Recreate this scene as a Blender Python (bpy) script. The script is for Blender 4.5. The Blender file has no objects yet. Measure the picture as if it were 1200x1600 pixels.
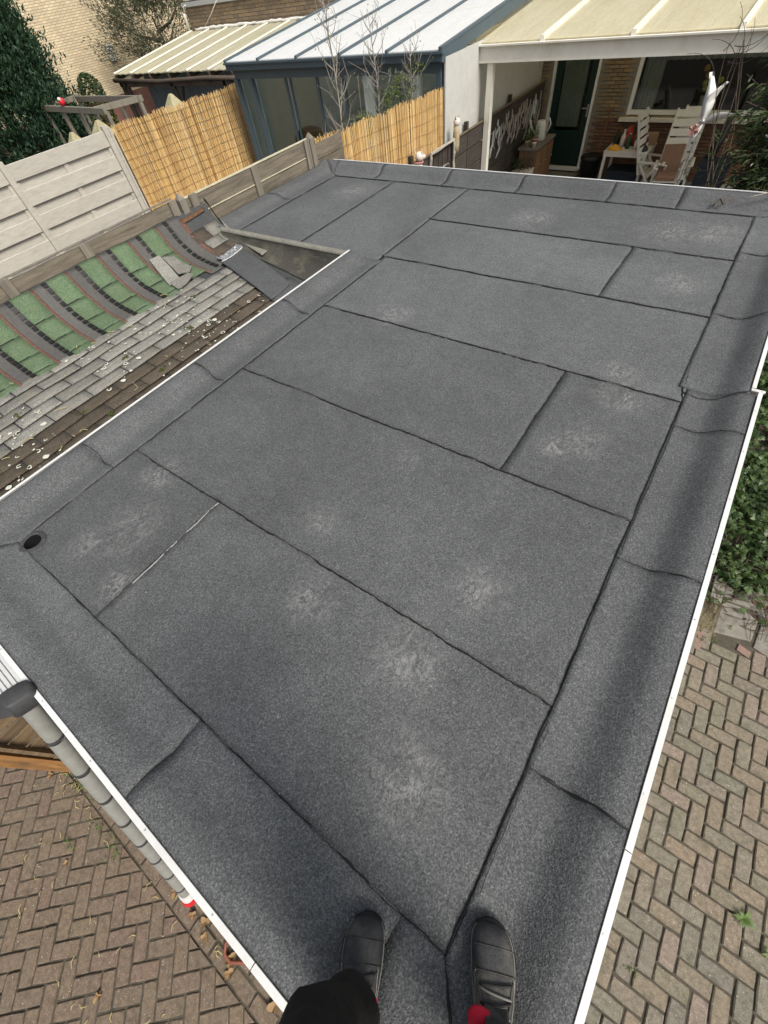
import bpy, math, random
import numpy as np
from mathutils import Vector, Matrix, noise

# ------------------------------------------------------------------ camera, light
S = bpy.context.scene
C = S.collection
R = math.radians
RZ = 2.45                                   # roof level above the ground

cam_d = bpy.data.cameras.new('camera')
cam = bpy.data.objects.new('camera', cam_d)
C.objects.link(cam)
cam_d.sensor_fit = 'VERTICAL'
cam_d.sensor_height = 24.0
cam_d.lens = 634.17 / 1600 * 24.0
cam_d.clip_start = 0.03
cam_d.clip_end = 600
az, pitch, roll = -0.758296, 0.943123, 0.188961
f_ = Vector((math.sin(az)*math.cos(pitch), math.cos(az)*math.cos(pitch), -math.sin(pitch)))
r_ = Vector((math.cos(az), -math.sin(az), 0))
d_ = f_.cross(r_)
r2 = r_*math.cos(roll) + d_*math.sin(roll)
d2 = -r_*math.sin(roll) + d_*math.cos(roll)
cam.matrix_world = Matrix(((r2.x, -d2.x, -f_.x, -0.1891), (r2.y, -d2.y, -f_.y, 0.2925), (r2.z, -d2.z, -f_.z, 1.6261+RZ), (0, 0, 0, 1)))
S.camera = cam

SUN_EL, SUN_AZ = R(50), R(102)              # azimuth clockwise from +y: light from behind on the right
w = bpy.data.worlds.new('World')
S.world = w
w.use_nodes = True
nt = w.node_tree
bg = nt.nodes['Background']
sky = nt.nodes.new('ShaderNodeTexSky')
sky.sky_type = 'NISHITA'
sky.sun_disc = False
sky.sun_elevation = SUN_EL
sky.sun_rotation = SUN_AZ
sky.dust_density = 4.0
sky.air_density = 1.0
hsv = nt.nodes.new('ShaderNodeHueSaturation')
hsv.inputs['Saturation'].default_value = 0.35
nt.links.new(sky.outputs[0], hsv.inputs['Color'])
nt.links.new(hsv.outputs[0], bg.inputs[0])
bg.inputs[1].default_value = 0.12
sd = bpy.data.lights.new('sun', 'SUN')
sun = bpy.data.objects.new('sun', sd)
C.objects.link(sun)
sd.energy = 2.2
sd.angle = R(20)
sd.color = (1.0, 0.94, 0.84)
sun.rotation_euler = Vector((math.sin(SUN_AZ)*math.cos(SUN_EL), math.cos(SUN_AZ)*math.cos(SUN_EL), math.sin(SUN_EL))).to_track_quat('Z', 'Y').to_euler()
S.view_settings.view_transform = 'Standard'
S.view_settings.look = 'None'
S.view_settings.gamma = 1
S.view_settings.use_curve_mapping = False
S.view_settings.exposure = 0.6
rnd = random.Random(7)
U = rnd.uniform

# ------------------------------------------------------------------ mesh helpers
WO = {}                                      # world origin of each object (no rotations are used on parents)

class MB:
    def __init__(s):
        s.v, s.f, s.m = [], [], []
    def add(s, vs, fs, mi=0):
        b = len(s.v)
        s.v += [tuple(p) for p in vs]
        s.f += [tuple(i+b for i in q) for q in fs]
        s.m += [mi]*len(fs)
    def box(s, c, size, rz=0.0, mi=0, ch=0.0):
        x, y, z = (q/2 for q in size)
        cr, sr = math.cos(rz), math.sin(rz)
        def T(a, b, d): return (c[0]+a*cr-b*sr, c[1]+a*sr+b*cr, c[2]+d)
        if ch > 0:                            # chamfered round the top
            vs = [T(a, b, -z) for a, b in ((-x,-y),(x,-y),(x,y),(-x,y))]
            vs += [T(a, b, z-ch) for a, b in ((-x,-y),(x,-y),(x,y),(-x,y))]
            vs += [T(a, b, z) for a, b in ((-x+ch,-y+ch),(x-ch,-y+ch),(x-ch,y-ch),(-x+ch,y-ch))]
            fs = [(3,2,1,0),(8,9,10,11)]
            for k in range(4):
                n = (k+1) % 4
                fs += [(k,n,n+4,k+4),(k+4,n+4,n+8,k+8)]
            s.add(vs, fs, mi)
        else:
            vs = [T(a, b, d) for d in (-z, z) for a, b in ((-x,-y),(x,-y),(x,y),(-x,y))]
            s.add(vs, [(3,2,1,0),(4,5,6,7),(0,1,5,4),(1,2,6,5),(2,3,7,6),(3,0,4,7)], mi)
    def beam(s, p, q, wd, h, up=(0,0,1), mi=0, wd2=None, h2=None):
        p, q = Vector(p), Vector(q)
        d = (q-p).normalized()
        sx = d.cross(Vector(up))
        if sx.length < 1e-5: sx = d.cross(Vector((1,0,0)))
        sx.normalize()
        u = sx.cross(d).normalized()
        wd2 = wd if wd2 is None else wd2
        h2 = h if h2 is None else h2
        vs = []
        for o, a, b in ((p, wd/2, h/2), (q, wd2/2, h2/2)):
            vs += [o-sx*a-u*b, o+sx*a-u*b, o+sx*a+u*b, o-sx*a+u*b]
        s.add(vs, [(0,1,2,3),(7,6,5,4),(0,4,5,1),(1,5,6,2),(2,6,7,3),(3,7,4,0)], mi)
    def tube(s, pts, rad, n=6, mi=0, cap=True):
        pts = [Vector(p) for p in pts]
        if not hasattr(rad, '__len__'): rad = [rad]*len(pts)
        vs, fs = [], []
        pu = None
        for i, p in enumerate(pts):
            d = (pts[min(i+1, len(pts)-1)]-pts[max(i-1, 0)])
            if d.length < 1e-9: d = Vector((0,0,1))
            d.normalize()
            if pu is None:
                u = d.orthogonal().normalized()
            else:
                u = (pu-d*pu.dot(d))
                u = u.normalized() if u.length > 1e-6 else d.orthogonal().normalized()
            pu = u
            b = d.cross(u)
            for k in range(n):
                a = 2*math.pi*k/n
                vs.append(p+(u*math.cos(a)+b*math.sin(a))*rad[i])
        for i in range(len(pts)-1):
            for k in range(n):
                fs.append((i*n+k, i*n+(k+1) % n, (i+1)*n+(k+1) % n, (i+1)*n+k))
        if cap:
            fs += [tuple(range(n))[::-1], tuple(range((len(pts)-1)*n, len(pts)*n))]
        s.add(vs, fs, mi)
    def loft(s, rings, mi=0, cap0=True, cap1=True):
        n = len(rings[0])
        vs = [p for r in rings for p in r]
        fs = []
        for i in range(len(rings)-1):
            for k in range(n):
                fs.append((i*n+k, i*n+(k+1) % n, (i+1)*n+(k+1) % n, (i+1)*n+k))
        if cap0: fs.append(tuple(range(n))[::-1])
        if cap1: fs.append(tuple(range((len(rings)-1)*n, len(rings)*n)))
        s.add(vs, fs, mi)
    def prism(s, poly, z0, z1, mi=0):
        n = len(poly)
        vs = [(x, y, z0) for x, y in poly]+[(x, y, z1) for x, y in poly]
        fs = [tuple(range(n))[::-1], tuple(range(n, 2*n))]
        for k in range(n): fs.append((k, (k+1) % n, (k+1) % n+n, k+n))
        s.add(vs, fs, mi)
    def grid(s, fn, nu, nv, th=0.0, mi=0):
        """surface fn(u,v) -> point, with skirts going th down along z"""
        W = nu+1
        vs = [Vector(fn(i/nu, j/nv)) for j in range(nv+1) for i in range(nu+1)]
        fs = [(j*W+i, j*W+i+1, (j+1)*W+i+1, (j+1)*W+i) for j in range(nv) for i in range(nu)]
        if th:
            per = [i for i in range(W)]+[j*W+nu for j in range(1, nv+1)]+[nv*W+i for i in range(nu-1, -1, -1)]+[j*W for j in range(nv-1, 0, -1)]
            b = len(vs)
            vs += [vs[k]-Vector((0, 0, th)) for k in per]
            n = len(per)
            fs += [(per[(k+1) % n], per[k], b+k, b+(k+1) % n) for k in range(n)]
        s.add(vs, fs, mi)

def obj(name, mb, mat, parent=None, smooth=False, at=None):
    """one mesh object; vertices are given in world coordinates, the origin is put at the base of the shape (or at)"""
    v = np.array(mb.v, dtype=float).reshape(-1, 3)
    if at is None:
        at = ((v[:, 0].min()+v[:, 0].max())/2, (v[:, 1].min()+v[:, 1].max())/2, v[:, 2].min())
    at = np.array(at, dtype=float)
    me = bpy.data.meshes.new(name)
    me.from_pydata((v-at).tolist(), [], mb.f)
    mats = mat if isinstance(mat, (list, tuple)) else [mat]
    for m in mats: me.materials.append(m)
    if len(mats) > 1: me.polygons.foreach_set('material_index', mb.m)
    if smooth: me.polygons.foreach_set('use_smooth', [True]*len(me.polygons))
    me.update()
    o = bpy.data.objects.new(name, me)
    C.objects.link(o)
    base = np.zeros(3)
    if parent is not None:
        o.parent = parent
        base = WO[parent.name]
    o.location = (at-base).tolist()
    WO[o.name] = at
    return o

def inst(name, mesh, loc, rot=(0,0,0), parent=None, scale=None):
    o = bpy.data.objects.new(name, mesh)
    C.objects.link(o)
    base = np.zeros(3)
    if parent is not None:
        o.parent = parent
        base = WO[parent.name]
    o.location = (np.array(loc, dtype=float)-base).tolist()
    o.rotation_euler = rot
    if scale is not None: o.scale = scale
    WO[o.name] = np.array(loc, dtype=float)
    return o

def thing(name, label, cat, loc, group=None):
    o = bpy.data.objects.new(name, None)
    C.objects.link(o)
    o.empty_display_size = 0.1
    o.location = loc
    WO[o.name] = np.array(loc, dtype=float)
    o['label'] = label; o['category'] = cat
    if group: o['group'] = group
    return o

def tag(o, label, cat, group=None):
    o['label'] = label; o['category'] = cat
    if group: o['group'] = group
    return o

def kind(o, k):
    o['kind'] = k
    return o

def copy_thing(o, loc, label=None):
    r = o.copy(); C.objects.link(r)
    r.location = loc
    WO[r.name] = np.array(loc, dtype=float)
    if label: r['label'] = label
    for ch in list(o.children):
        c = ch.copy(); C.objects.link(c); c.parent = r
        for g in list(ch.children):
            d = g.copy(); C.objects.link(d); d.parent = c
    return r

def leaves(cent, size, nrm_bias=0.3, ratio=2.2, seed=1, droop=0.0, dirs=None):
    """leaf-sized folded blades (two triangles each side of a midrib) as one MB-like mesh, from numpy arrays"""
    g = np.random.default_rng(seed)
    n = len(cent)
    cent = np.asarray(cent, float)
    size = np.broadcast_to(np.asarray(size, float), (n,))
    d = g.normal(size=(n, 3))
    if dirs is not None: d = d*0.55+np.asarray(dirs)
    d[:, 2] -= droop
    d /= np.linalg.norm(d, axis=1)[:, None]
    up = g.normal(size=(n, 3))*1.0
    up[:, 2] += nrm_bias*3
    sd_ = np.cross(d, up)
    sd_ /= np.linalg.norm(sd_, axis=1)[:, None]+1e-9
    nn = np.cross(sd_, d)
    L = size[:, None]*d
    Wd = size[:, None]/ratio*sd_
    a = cent-L*0.5
    b = cent+Wd*0.5-L*0.05+nn*size[:, None]*0.06
    c_ = cent+L*0.5-nn*size[:, None]*0.08
    e = cent-Wd*0.5-L*0.05+nn*size[:, None]*0.06
    V = np.stack([a, b, c_, e], 1).reshape(-1, 3)
    k = np.arange(n)*4
    F = np.stack([np.stack([k, k+1, k+2], 1), np.stack([k, k+2, k+3], 1)], 1).reshape(-1, 3)
    m = MB()
    m.v = V.tolist(); m.f = F.tolist(); m.m = [0]*len(F)
    return m

# ------------------------------------------------------------------ material helpers
class N:
    def __init__(s, name):
        s.m = bpy.data.materials.new(name)
        s.m.use_nodes = True
        s.t = s.m.node_tree
        s.b = s.t.nodes['Principled BSDF']
        s.b.inputs['Roughness'].default_value = 0.85
        s.b.inputs['Specular IOR Level'].default_value = 0.3
    def n(s, typ, **kw):
        o = s.t.nodes.new('ShaderNode'+typ)
        for k, v in kw.items(): setattr(o, k, v)
        return o
    def l(s, a, b): s.t.links.new(a, b)
    def pos(s, scale=None, gen='geo'):
        if gen == 'geo': o = s.n('NewGeometry').outputs['Position']
        else: o = s.n('TexCoord').outputs['Object']
        if scale is not None:
            mp = s.n('Mapping')
            mp.inputs['Scale'].default_value = scale
            s.l(o, mp.inputs['Vector'])
            o = mp.outputs[0]
        return o
    def noise(s, vec, scale, detail=3, rough=0.55, dist=0.0):
        o = s.n('TexNoise')
        o.inputs['Scale'].default_value = scale
        o.inputs['Detail'].default_value = detail
        o.inputs['Roughness'].default_value = rough
        o.inputs['Distortion'].default_value = dist
        if vec is not None: s.l(vec, o.inputs['Vector'])
        return o.outputs['Fac']
    def ramp(s, fac, stops):
        o = s.n('ValToRGB')
        e = o.color_ramp.elements
        while len(e) < len(stops): e.new(0.5)
        for k, (p, c) in enumerate(stops):
            e[k].position = p
            e[k].color = (*c, 1) if hasattr(c, '__len__') else (c, c, c, 1)
        s.l(fac, o.inputs['Fac'])
        return o.outputs['Color']
    def mix(s, fac, a, b, mode='MIX'):
        o = s.n('Mix', data_type='RGBA', blend_type=mode)
        for sock, v in ((o.inputs[0], fac), (o.inputs[6], a), (o.inputs[7], b)):
            if hasattr(v, 'is_linked'): s.l(v, sock)
            elif hasattr(v, '__len__'): sock.default_value = (*v, 1)
            else: sock.default_value = v
        return o.outputs[2]
    def math(s, op, a, b=None, c=None, clamp=False):
        o = s.n('Math', operation=op, use_clamp=clamp)
        for k, v in enumerate((a, b, c)):
            if v is None: continue
            if hasattr(v, 'is_linked'): s.l(v, o.inputs[k])
            else: o.inputs[k].default_value = v
        return o.outputs[0]
    def rand(s): return s.n('ObjectInfo').outputs['Random']
    def bump(s, h, strength=0.3, dist=0.01):
        o = s.n('Bump')
        o.inputs['Strength'].default_value = strength
        o.inputs['Distance'].default_value = dist
        s.l(h, o.inputs['Height'])
        s.l(o.outputs[0], s.b.inputs['Normal'])
    def col(s, c):
        if hasattr(c, 'is_linked'): s.l(c, s.b.inputs['Base Color'])
        else: s.b.inputs['Base Color'].default_value = (*c, 1)
    def rough(s, v): s.b.inputs['Roughness'].default_value = v
    def metal(s, v): s.b.inputs['Metallic'].default_value = v

def plain(name, c, rough=0.6, var=0.25, scale=14, metal=0.0, bump=0.15, stretch=None, randv=0.0, dirt=None):
    """coloured surface with mottling, optional grain direction and per-object variation"""
    m = N(name)
    p = m.pos(stretch)
    a = m.noise(p, scale, 5, 0.62)
    b = m.noise(p, scale*7, 3, 0.6)
    c0 = tuple(q*(1-var) for q in c); c1 = tuple(min(1, q*(1+var)) for q in c)
    k = m.ramp(m.math('ADD', m.math('MULTIPLY', a, 0.7), m.math('MULTIPLY', b, 0.3)), [(0.3, c0), (0.7, c1)])
    if randv:
        h = m.n('HueSaturation')
        m.l(m.math('MULTIPLY_ADD', m.rand(), randv*2, 1-randv), h.inputs['Value'])
        m.l(m.math('MULTIPLY_ADD', m.rand(), randv*0.8, 1-randv*0.4), h.inputs['Saturation'])
        m.l(k, h.inputs['Color'])
        k = h.outputs[0]
    if dirt:
        k = m.mix(m.ramp(m.noise(p, scale*0.35, 6, 0.7), [(0.52, 0.0), (0.72, 1.0)]), k, dirt)
    m.col(k); m.rough(rough); m.metal(metal)
    if bump: m.bump(b, bump, 0.004)
    return m.m

def leaf_mat(name, c0, c1, trans=0.25, rough=0.5, scale=3.0):
    m = N(name)
    p = m.pos()
    g = m.n('NewGeometry')
    a = m.noise(p, scale, 3)
    isl = g.outputs['Random Per Island']
    k = m.ramp(m.math('ADD', m.math('MULTIPLY', a, 0.55), m.math('MULTIPLY', isl, 0.45)), [(0.25, c0), (0.75, c1)])
    m.col(k); m.rough(rough)
    t = m.n('BsdfTranslucent')
    m.l(k, t.inputs['Color'])
    x = m.n('MixShader')
    x.inputs[0].default_value = trans
    m.l(m.b.outputs[0], x.inputs[1]); m.l(t.outputs[0], x.inputs[2])
    out = m.t.nodes['Material Output']
    m.l(x.outputs[0], out.inputs['Surface'])
    return m.m

def glass_mat(name, tint=(0.9, 0.95, 0.95), refl=0.12, rough=0.02):
    m = N(name)
    tr = m.n('BsdfTransparent'); tr.inputs[0].default_value = (*tint, 1)
    gl = m.n('BsdfGlossy'); gl.inputs['Roughness'].default_value = rough
    fr = m.n('Fresnel'); fr.inputs[0].default_value = 1.5
    x = m.n('MixShader')
    front = m.math('SUBTRACT', 1.0, m.n('NewGeometry').outputs['Backfacing'])
    m.l(m.math('MULTIPLY', m.math('ADD', fr.outputs[0], refl), front, clamp=True), x.inputs[0])
    m.l(tr.outputs[0], x.inputs[1]); m.l(gl.outputs[0], x.inputs[2])
    m.l(x.outputs[0], m.t.nodes['Material Output'].inputs['Surface'])
    return m.m

# roofing felt: mineral granules, soft mottling, chalky scuffs
SCUFFS = [(-.52,.62,.20),(-.42,1.02,.16),(-.30,.28,.20),(-1.02,.60,.16),(-2.1,.40,.22),(-2.22,.20,.14),(-1.85,.15,.14),(-2.28,.72,.16),
          (-.35,2.05,.16),(-.45,1.95,.12),(-.28,2.5,.2),(-.38,2.7,.16),(-.30,3.85,.2),(-.55,4.65,.3),(-.25,4.75,.28),(-1.7,4.6,.25),(-3.9,4.75,.3),(-1.25,.95,.12),(-1.1,1.5,.1),(-2.0,2.7,.2)]
def felt_material(name, base=0.086, scuff=True):
    m = N(name)
    P = m.pos()
    gr = m.n('TexVoronoi'); gr.inputs['Scale'].default_value = 260
    m.l(P, gr.inputs['Vector'])
    g2 = m.noise(P, 150, 2, 0.7)
    gran = m.ramp(gr.outputs['Color'], [(0.15, (base*.34, base*.36, base*.375)), (0.55, (base*.90, base*.945, base*.975)), (0.93, (base*2.45, base*2.55, base*2.6))])
    k = m.mix(0.5, gran, m.ramp(g2, [(0.30, (base*.40, base*.42, base*.435)), (0.70, (base*1.55, base*1.62, base*1.66))]))
    big = m.noise(P, 0.9, 6, 0.68, 0.4)
    k = m.mix(0.8, k, m.ramp(big, [(0.3, 0.70), (0.7, 1.22)]), 'MULTIPLY')
    mid = m.noise(P, 11, 4, 0.65)
    k = m.mix(0.7, k, m.ramp(mid, [(0.3, 0.88), (0.72, 1.12)]), 'MULTIPLY')
    k = m.mix(0.9, k, m.ramp(m.rand(), [(0.0, 0.85), (1.0, 1.13)]), 'MULTIPLY')
    if scuff:
        tot = None
        ns = m.noise(m.pos((1.0, .62, 1)), 30, 6, 0.8, 1.6)
        n2 = m.noise(P, 7.5, 4, 0.65, 1.0)
        for (sx, sy, sr) in SCUFFS:
            vd = m.n('VectorMath', operation='DISTANCE')
            vd.inputs[1].default_value = (sx, sy, RZ)
            m.l(P, vd.inputs[0])
            q = m.math('SUBTRACT', 1.0, m.math('DIVIDE', vd.outputs['Value'], sr*1.02), clamp=True)
            tot = q if tot is None else m.math('MAXIMUM', tot, q)
        e = m.math('MULTIPLY', tot, m.ramp(ns, [(0.45, 0.0), (0.66, 1.0)]))
        e = m.math('MULTIPLY', e, m.ramp(n2, [(0.35, 0.2), (0.6, 1.0)]))
        speck = m.ramp(m.noise(P, 60, 2, 0.5), [(0.72, 0.0), (0.76, 0.40)])
        e = m.math('ADD', m.math('MULTIPLY', e, 0.78), speck, clamp=True)
        k = m.mix(e, k, (0.36, 0.35, 0.34))
    m.col(k)
    m.rough(0.86)
    m.b.inputs['Specular IOR Level'].default_value = 0.35
    m.bump(m.math('ADD', gr.outputs['Distance'], m.math('MULTIPLY', g2, 0.6)), 0.55, 0.0025)
    return m.m

M = {}
M['felt'] = felt_material('roofing felt')
M['felt_dark'] = felt_material('weathered felt', 0.050, False)
M['felt_loose'] = felt_material('loose felt', 0.062, False)
M['bitumen'] = plain('bitumen bead', (0.008, 0.008, 0.009), 0.45, 0.3, 60, bump=0.3)
M['trim'] = plain('white coated aluminium', (0.60, 0.60, 0.585), 0.5, 0.06, 5, bump=0.03, dirt=(0.44, 0.435, 0.40))
M['render'] = plain('garage wall', (0.33, 0.30, 0.26), 0.9, 0.25, 12)
M['soil'] = plain('soil and moss', (0.060, 0.050, 0.036), 0.95, 0.5, 9, bump=0.6)
M['sand'] = plain('joint sand', (0.070, 0.062, 0.046), 0.95, 0.4, 30, bump=0.4)
# ------------------------------------------------------------------ ground
b = MB()
b.grid(lambda u, v: (-60+u*120, -60+v*120, -0.05), 4, 4)
kind(obj('ground', b, M['soil']), 'structure')

# ------------------------------------------------------------------ garage with the flat roof
garage = thing('garage', 'flat roofed garage covered in dark grey mineral felt sheets with white edge trim', 'garage', (-1.3, 2.5, 0))
b = MB()
wl = 0.1
for p, q in (((-2.8,-.22),(.24,-.22)), ((.2,-.22),(.2,5.35)), ((.2,5.3),(-4.9,5.3)), ((-4.86,5.3),(-4.86,3.45)), ((-4.86,3.42),(-2.8,3.42)), ((-2.8,3.42),(-2.8,-.22))):
    b.beam((*p, 1.17), (*q, 1.17), wl, 2.34)
obj('wall', b, M['render'], garage)
b = MB()
b.prism([(-2.86,-.27),(.27,-.27),(.27,2.7),(.235,2.7),(.235,5.38),(-4.92,5.38),(-4.92,3.44),(-2.86,3.44)], RZ-.16, RZ-.1)
obj('roof_deck', b, M['felt_dark'], garage)

def sm(t):
    t = max(0., min(1., t)); return t*t*(3-2*t)
def prof(t, h=.062): return h*sm((t-.11)/.14)
def roofz(x, y):
    z = max(prof(x), prof(-y), prof(y-5.107))
    if y < 3.36: z = max(z, prof(-2.58-x))
    else: z = max(z, prof(-4.52-x, .035))
    wob = noise.noise(Vector((x*1.3, y*1.3, 3.1)))*.004+noise.noise(Vector((x*5, y*5, 9.1)))*.0012
    return RZ+z+wob
def jit(x, y, k=0.0): return noise.noise(Vector((x*7+k, y*7, k)))*.005+noise.noise(Vector((x*26+k, y*26, 5+k)))*.0025

DR = (-2.508, .046)
def sheet(x0, x1, y0, y1, lift_near=.005, lift_x=0, tuck=.035, res=.045, drain=False):
    def fn(u, v):
        xx, yy = x0+(x1-x0)*u, y0+(y1+tuck-y0)*v
        x = xx+jit(xx, yy, 1.7)*(1 if 0 < u < 1 else .8); y = yy+jit(xx, yy, 8.3)
        z = roofz(x, y)+lift_near*(1-sm((yy-y0)/.10))-.004*sm((yy-y1+.01)/.03)
        if lift_x: z += .0035*(1-sm((x1-xx)/.1)) if lift_x > 0 else .0035*(1-sm((xx-x0)/.1))
        if drain:
            d = math.hypot(x-DR[0], y-DR[1])
            z -= .19*(1-sm((d-.041)/.008))
        return (x, y, z)
    b = MB()
    b.grid(fn, max(4, int((x1-x0)/res)), max(4, int((y1-y0)/res)), .006)
    return obj('membrane_sheet', b, M['felt'], garage, True)
Y = [0, .757, 1.667, 2.576, 3.472, 4.295, 5.107]
XL, XR = -2.60, .012
sheet(XL, -1.809, Y[0]-.0, Y[1], res=.0075, drain=True)
sheet(-1.815, XR, Y[0], Y[1], lift_x=-1)
sheet(XL, XR, Y[1], Y[2])
sheet(XL, -.622, Y[2], Y[3])
sheet(-.628, XR, Y[2], Y[3], lift_x=-1)
sheet(XL, XR, Y[3], Y[4])
sheet(-2.64, -.732, Y[4], Y[5])
sheet(-.738, XR, Y[4], Y[5], lift_x=-1)
sheet(-2.64, XR, Y[5], Y[6])
sheet(-3.60, -2.6225, 3.37, 5.107, lift_near=0, lift_x=1)
sheet(-4.50, -3.589, 3.37, 5.107, lift_near=0, lift_x=1)

def strip(kindof, a, bnd, lift=.006):
    """edge strip pieces: kindof edge, a..bnd along the edge"""
    n = max(4, int(abs(bnd-a)/.045))
    def fn(u, v):
        if kindof == 'right':
            w_ = .298 if bnd < 2.75 else .262
            x = u*w_ if bnd < 2.75 else -.042+u*(w_+.042)
            lo = a if a > 0.05 else -x; hi = bnd if bnd < 5.05 else 5.107+max(0, x)*1.1
            y = lo+(hi-lo)*v
            x += jit(x, y, 2.2)*(1-u)
        elif kindof == 'near':
            t = u*.298
            lo = a if a > -2.5 else -2.58-t*1.0; hi = bnd if bnd < -.05 else t
            x = lo+(hi-lo)*v; y = -t+jit(x, -t, 4.4)*(1-u)
        elif kindof == 'left':
            t = u*.298
            lo = a if a > .05 else -t; hi = bnd if bnd < 3.2 else 3.385
            y = lo+(hi-lo)*v; x = -2.58-t+jit(-2.58-t, y, 6.1)*(1-u)
        elif kindof == 'back':
            t = u*.303
            lo = a if a > -4.4 else -4.50-t*1.2; hi = bnd if bnd < -.05 else t*.85
            x = lo+(hi-lo)*v; y = 5.107+t+jit(x, 5.107, 7.7)*(1-u)
        else:
            t = u*.42
            lo = a if a > 3.4 else 3.36; hi = bnd if bnd < 5.1 else 5.107+t*.75
            y = lo+(hi-lo)*v; x = -4.49-t+jit(-4.5, y, 9.9)*(1-u)
        z = roofz(x, y)+lift*(1-sm(u/.3))+.002+.0015*(1-sm(v/.12))
        return (x, y, z)
    b = MB(); b.grid(fn, 16, n, .006)
    if kindof in ('near', 'leftend'):
        pass
    o = obj('edge_strip', b, M['felt'], garage, True)
    # turn the faces up whichever way the strip was laid out
    me = o.data
    if me.polygons[0].normal.z < 0:
        me.flip_normals()
    return o
def strips(k, js):
    for p, q in zip(js[:-1], js[1:]): strip(k, p, q)
strips('right', [0, .544, 1.456, 2.371, 2.70]); strips('right', [2.705, 3.528, 4.438, 5.107])
strips('near', [-2.58, -1.055, -.142, 0])
strips('left', [0, .60, 1.50, 2.42, 3.37])
strips('back', [-4.5, -3.9, -2.98, -2.12, -1.22, -.63, 0])
strips('leftend', [3.36, 4.30, 5.107])

def bead(pts, wd=.010, seed=0, up=.004, name='seam_bead', mat='bitumen', step=.014):
    """squeezed-out bitumen along a seam: an irregular low ridge"""
    b = MB(); P = []
    for (xa, ya), (xb, yb) in zip(pts[:-1], pts[1:]):
        n = max(2, int(math.hypot(xb-xa, yb-ya)/step))
        P += [(xa+(xb-xa)*k/n, ya+(yb-ya)*k/n) for k in range(n)]
    P.append(pts[-1])
    vs, fs = [], []
    for k, (x, y) in enumerate(P):
        a = P[max(0, k-1)]; c = P[min(len(P)-1, k+1)]
        t = Vector((c[0]-a[0], c[1]-a[1])).normalized(); nx, ny = -t.y, t.x
        off = noise.noise(Vector((x*7, y*7, seed)))*.008+noise.noise(Vector((x*34, y*34, seed)))*.0045
        h = wd*(.42+.55*abs(noise.noise(Vector((x*13+seed, y*13, 2))))*2+.35*noise.noise(Vector((x*60, y*60, 4))))
        h = max(.0016, h*.5)
        x += nx*off; y += ny*off
        z = roofz(x, y)+.0035
        vs += [(x+nx*h, y+ny*h, z-.002), (x, y, z+up+h*.4), (x-nx*h, y-ny*h, z-.002)]
    for k in range(len(P)-1):
        i = k*3
        fs += [(i, i+1, i+4, i+3), (i+1, i+2, i+5, i+4)]
    b.add(vs, fs)
    o = obj(name, b, M[mat], garage, True)
    return o
for k in range(1, 6):
    bead([(-2.575 if k < 5 else -2.62, Y[k]), (0, Y[k])], .010 if k != 1 else .012, k)
bead([(-2.58, 0), (0, 0)], .0115, 31, .006)
bead([(0, 0), (0.004, 1.0), (0.010, 2.3), (0.0, 2.58)], .0105, 32, .006)
bead([(.0, 2.58), (-.022, 2.69), (-.03, 2.8), (-.045, 3.5), (-.05, 4.4), (-.03, 5.1)], .012, 33)
bead([(-2.58, 0), (-2.575, 3.3)], .010, 34)
bead([(-2.575, 3.3), (-2.60, 3.36), (-2.615, 3.45), (-2.6225, 5.09)], .009, 35)
bead([(-3.589, 3.40), (-3.589, 5.1)], .008, 36)
bead([(-4.49, 3.40), (-4.49, 5.1)], .008, 37)
bead([(-4.49, 5.107), (0.02, 5.107)], .011, 38)
for (p, q) in (((-1.809, 0), (-1.809, .757)), ((-.628, 1.667), (-.628, 2.576)), ((-.738, 3.472), (-.738, 4.295))):
    bead([p, q], .009, p[0])
bead([(0, 0), (.10, -.13), (.18, -.2), (.29, -.29)], .016, 41, .006)
bead([(-2.58, 0), (-2.88, -.29)], .009, 42)
for y, wd in ((.544, .021), (1.456, .011), (2.371, .007)): bead([(0.005, y), (.10, y-.004), (.2, y+.004), (.29, y)], wd*.75, y, .004)
bead([(-.01, 2.66), (.06, 2.64), (.14, 2.665), (.26, 2.71)], .012, 43, .005)
for y in (3.528, 4.438): bead([(-.04, y), (.1, y-.02), (.25, y+.02)], .007, y)
for x in (-1.055, -.142): bead([(x, 0), (x, -.29)], .008, x, .003)
for y in (.60, 1.50, 2.42): bead([(-2.585, y), (-2.66, y-.01), (-2.75, y+.01), (-2.86, y)], .008, y+9)
for x in (-3.9, -2.98, -2.12, -1.22, -.63): bead([(x, 5.11), (x, 5.4)], .008, x)
bead([(-4.5, 4.30), (-4.7, 4.32), (-4.88, 4.30)], .007, 51)
bead([(-4.49, 5.107), (-4.6, 5.25), (-4.62, 5.4)], .009, 52)
M['fray'] = plain('bare glass fleece edge', (0.24, 0.24, 0.23), 0.9, 0.6, 120)
bead([(.016, .17), (.012, .52)], .007, 61, .006, 'frayed_edge', 'fray')
bead([(.016, .56), (.014, .68)], .004, 62, .006, 'frayed_edge', 'fray')
bead([(-1.803, .20), (-1.804, .75)], .0042, 63, .006, 'frayed_edge', 'fray')

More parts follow.
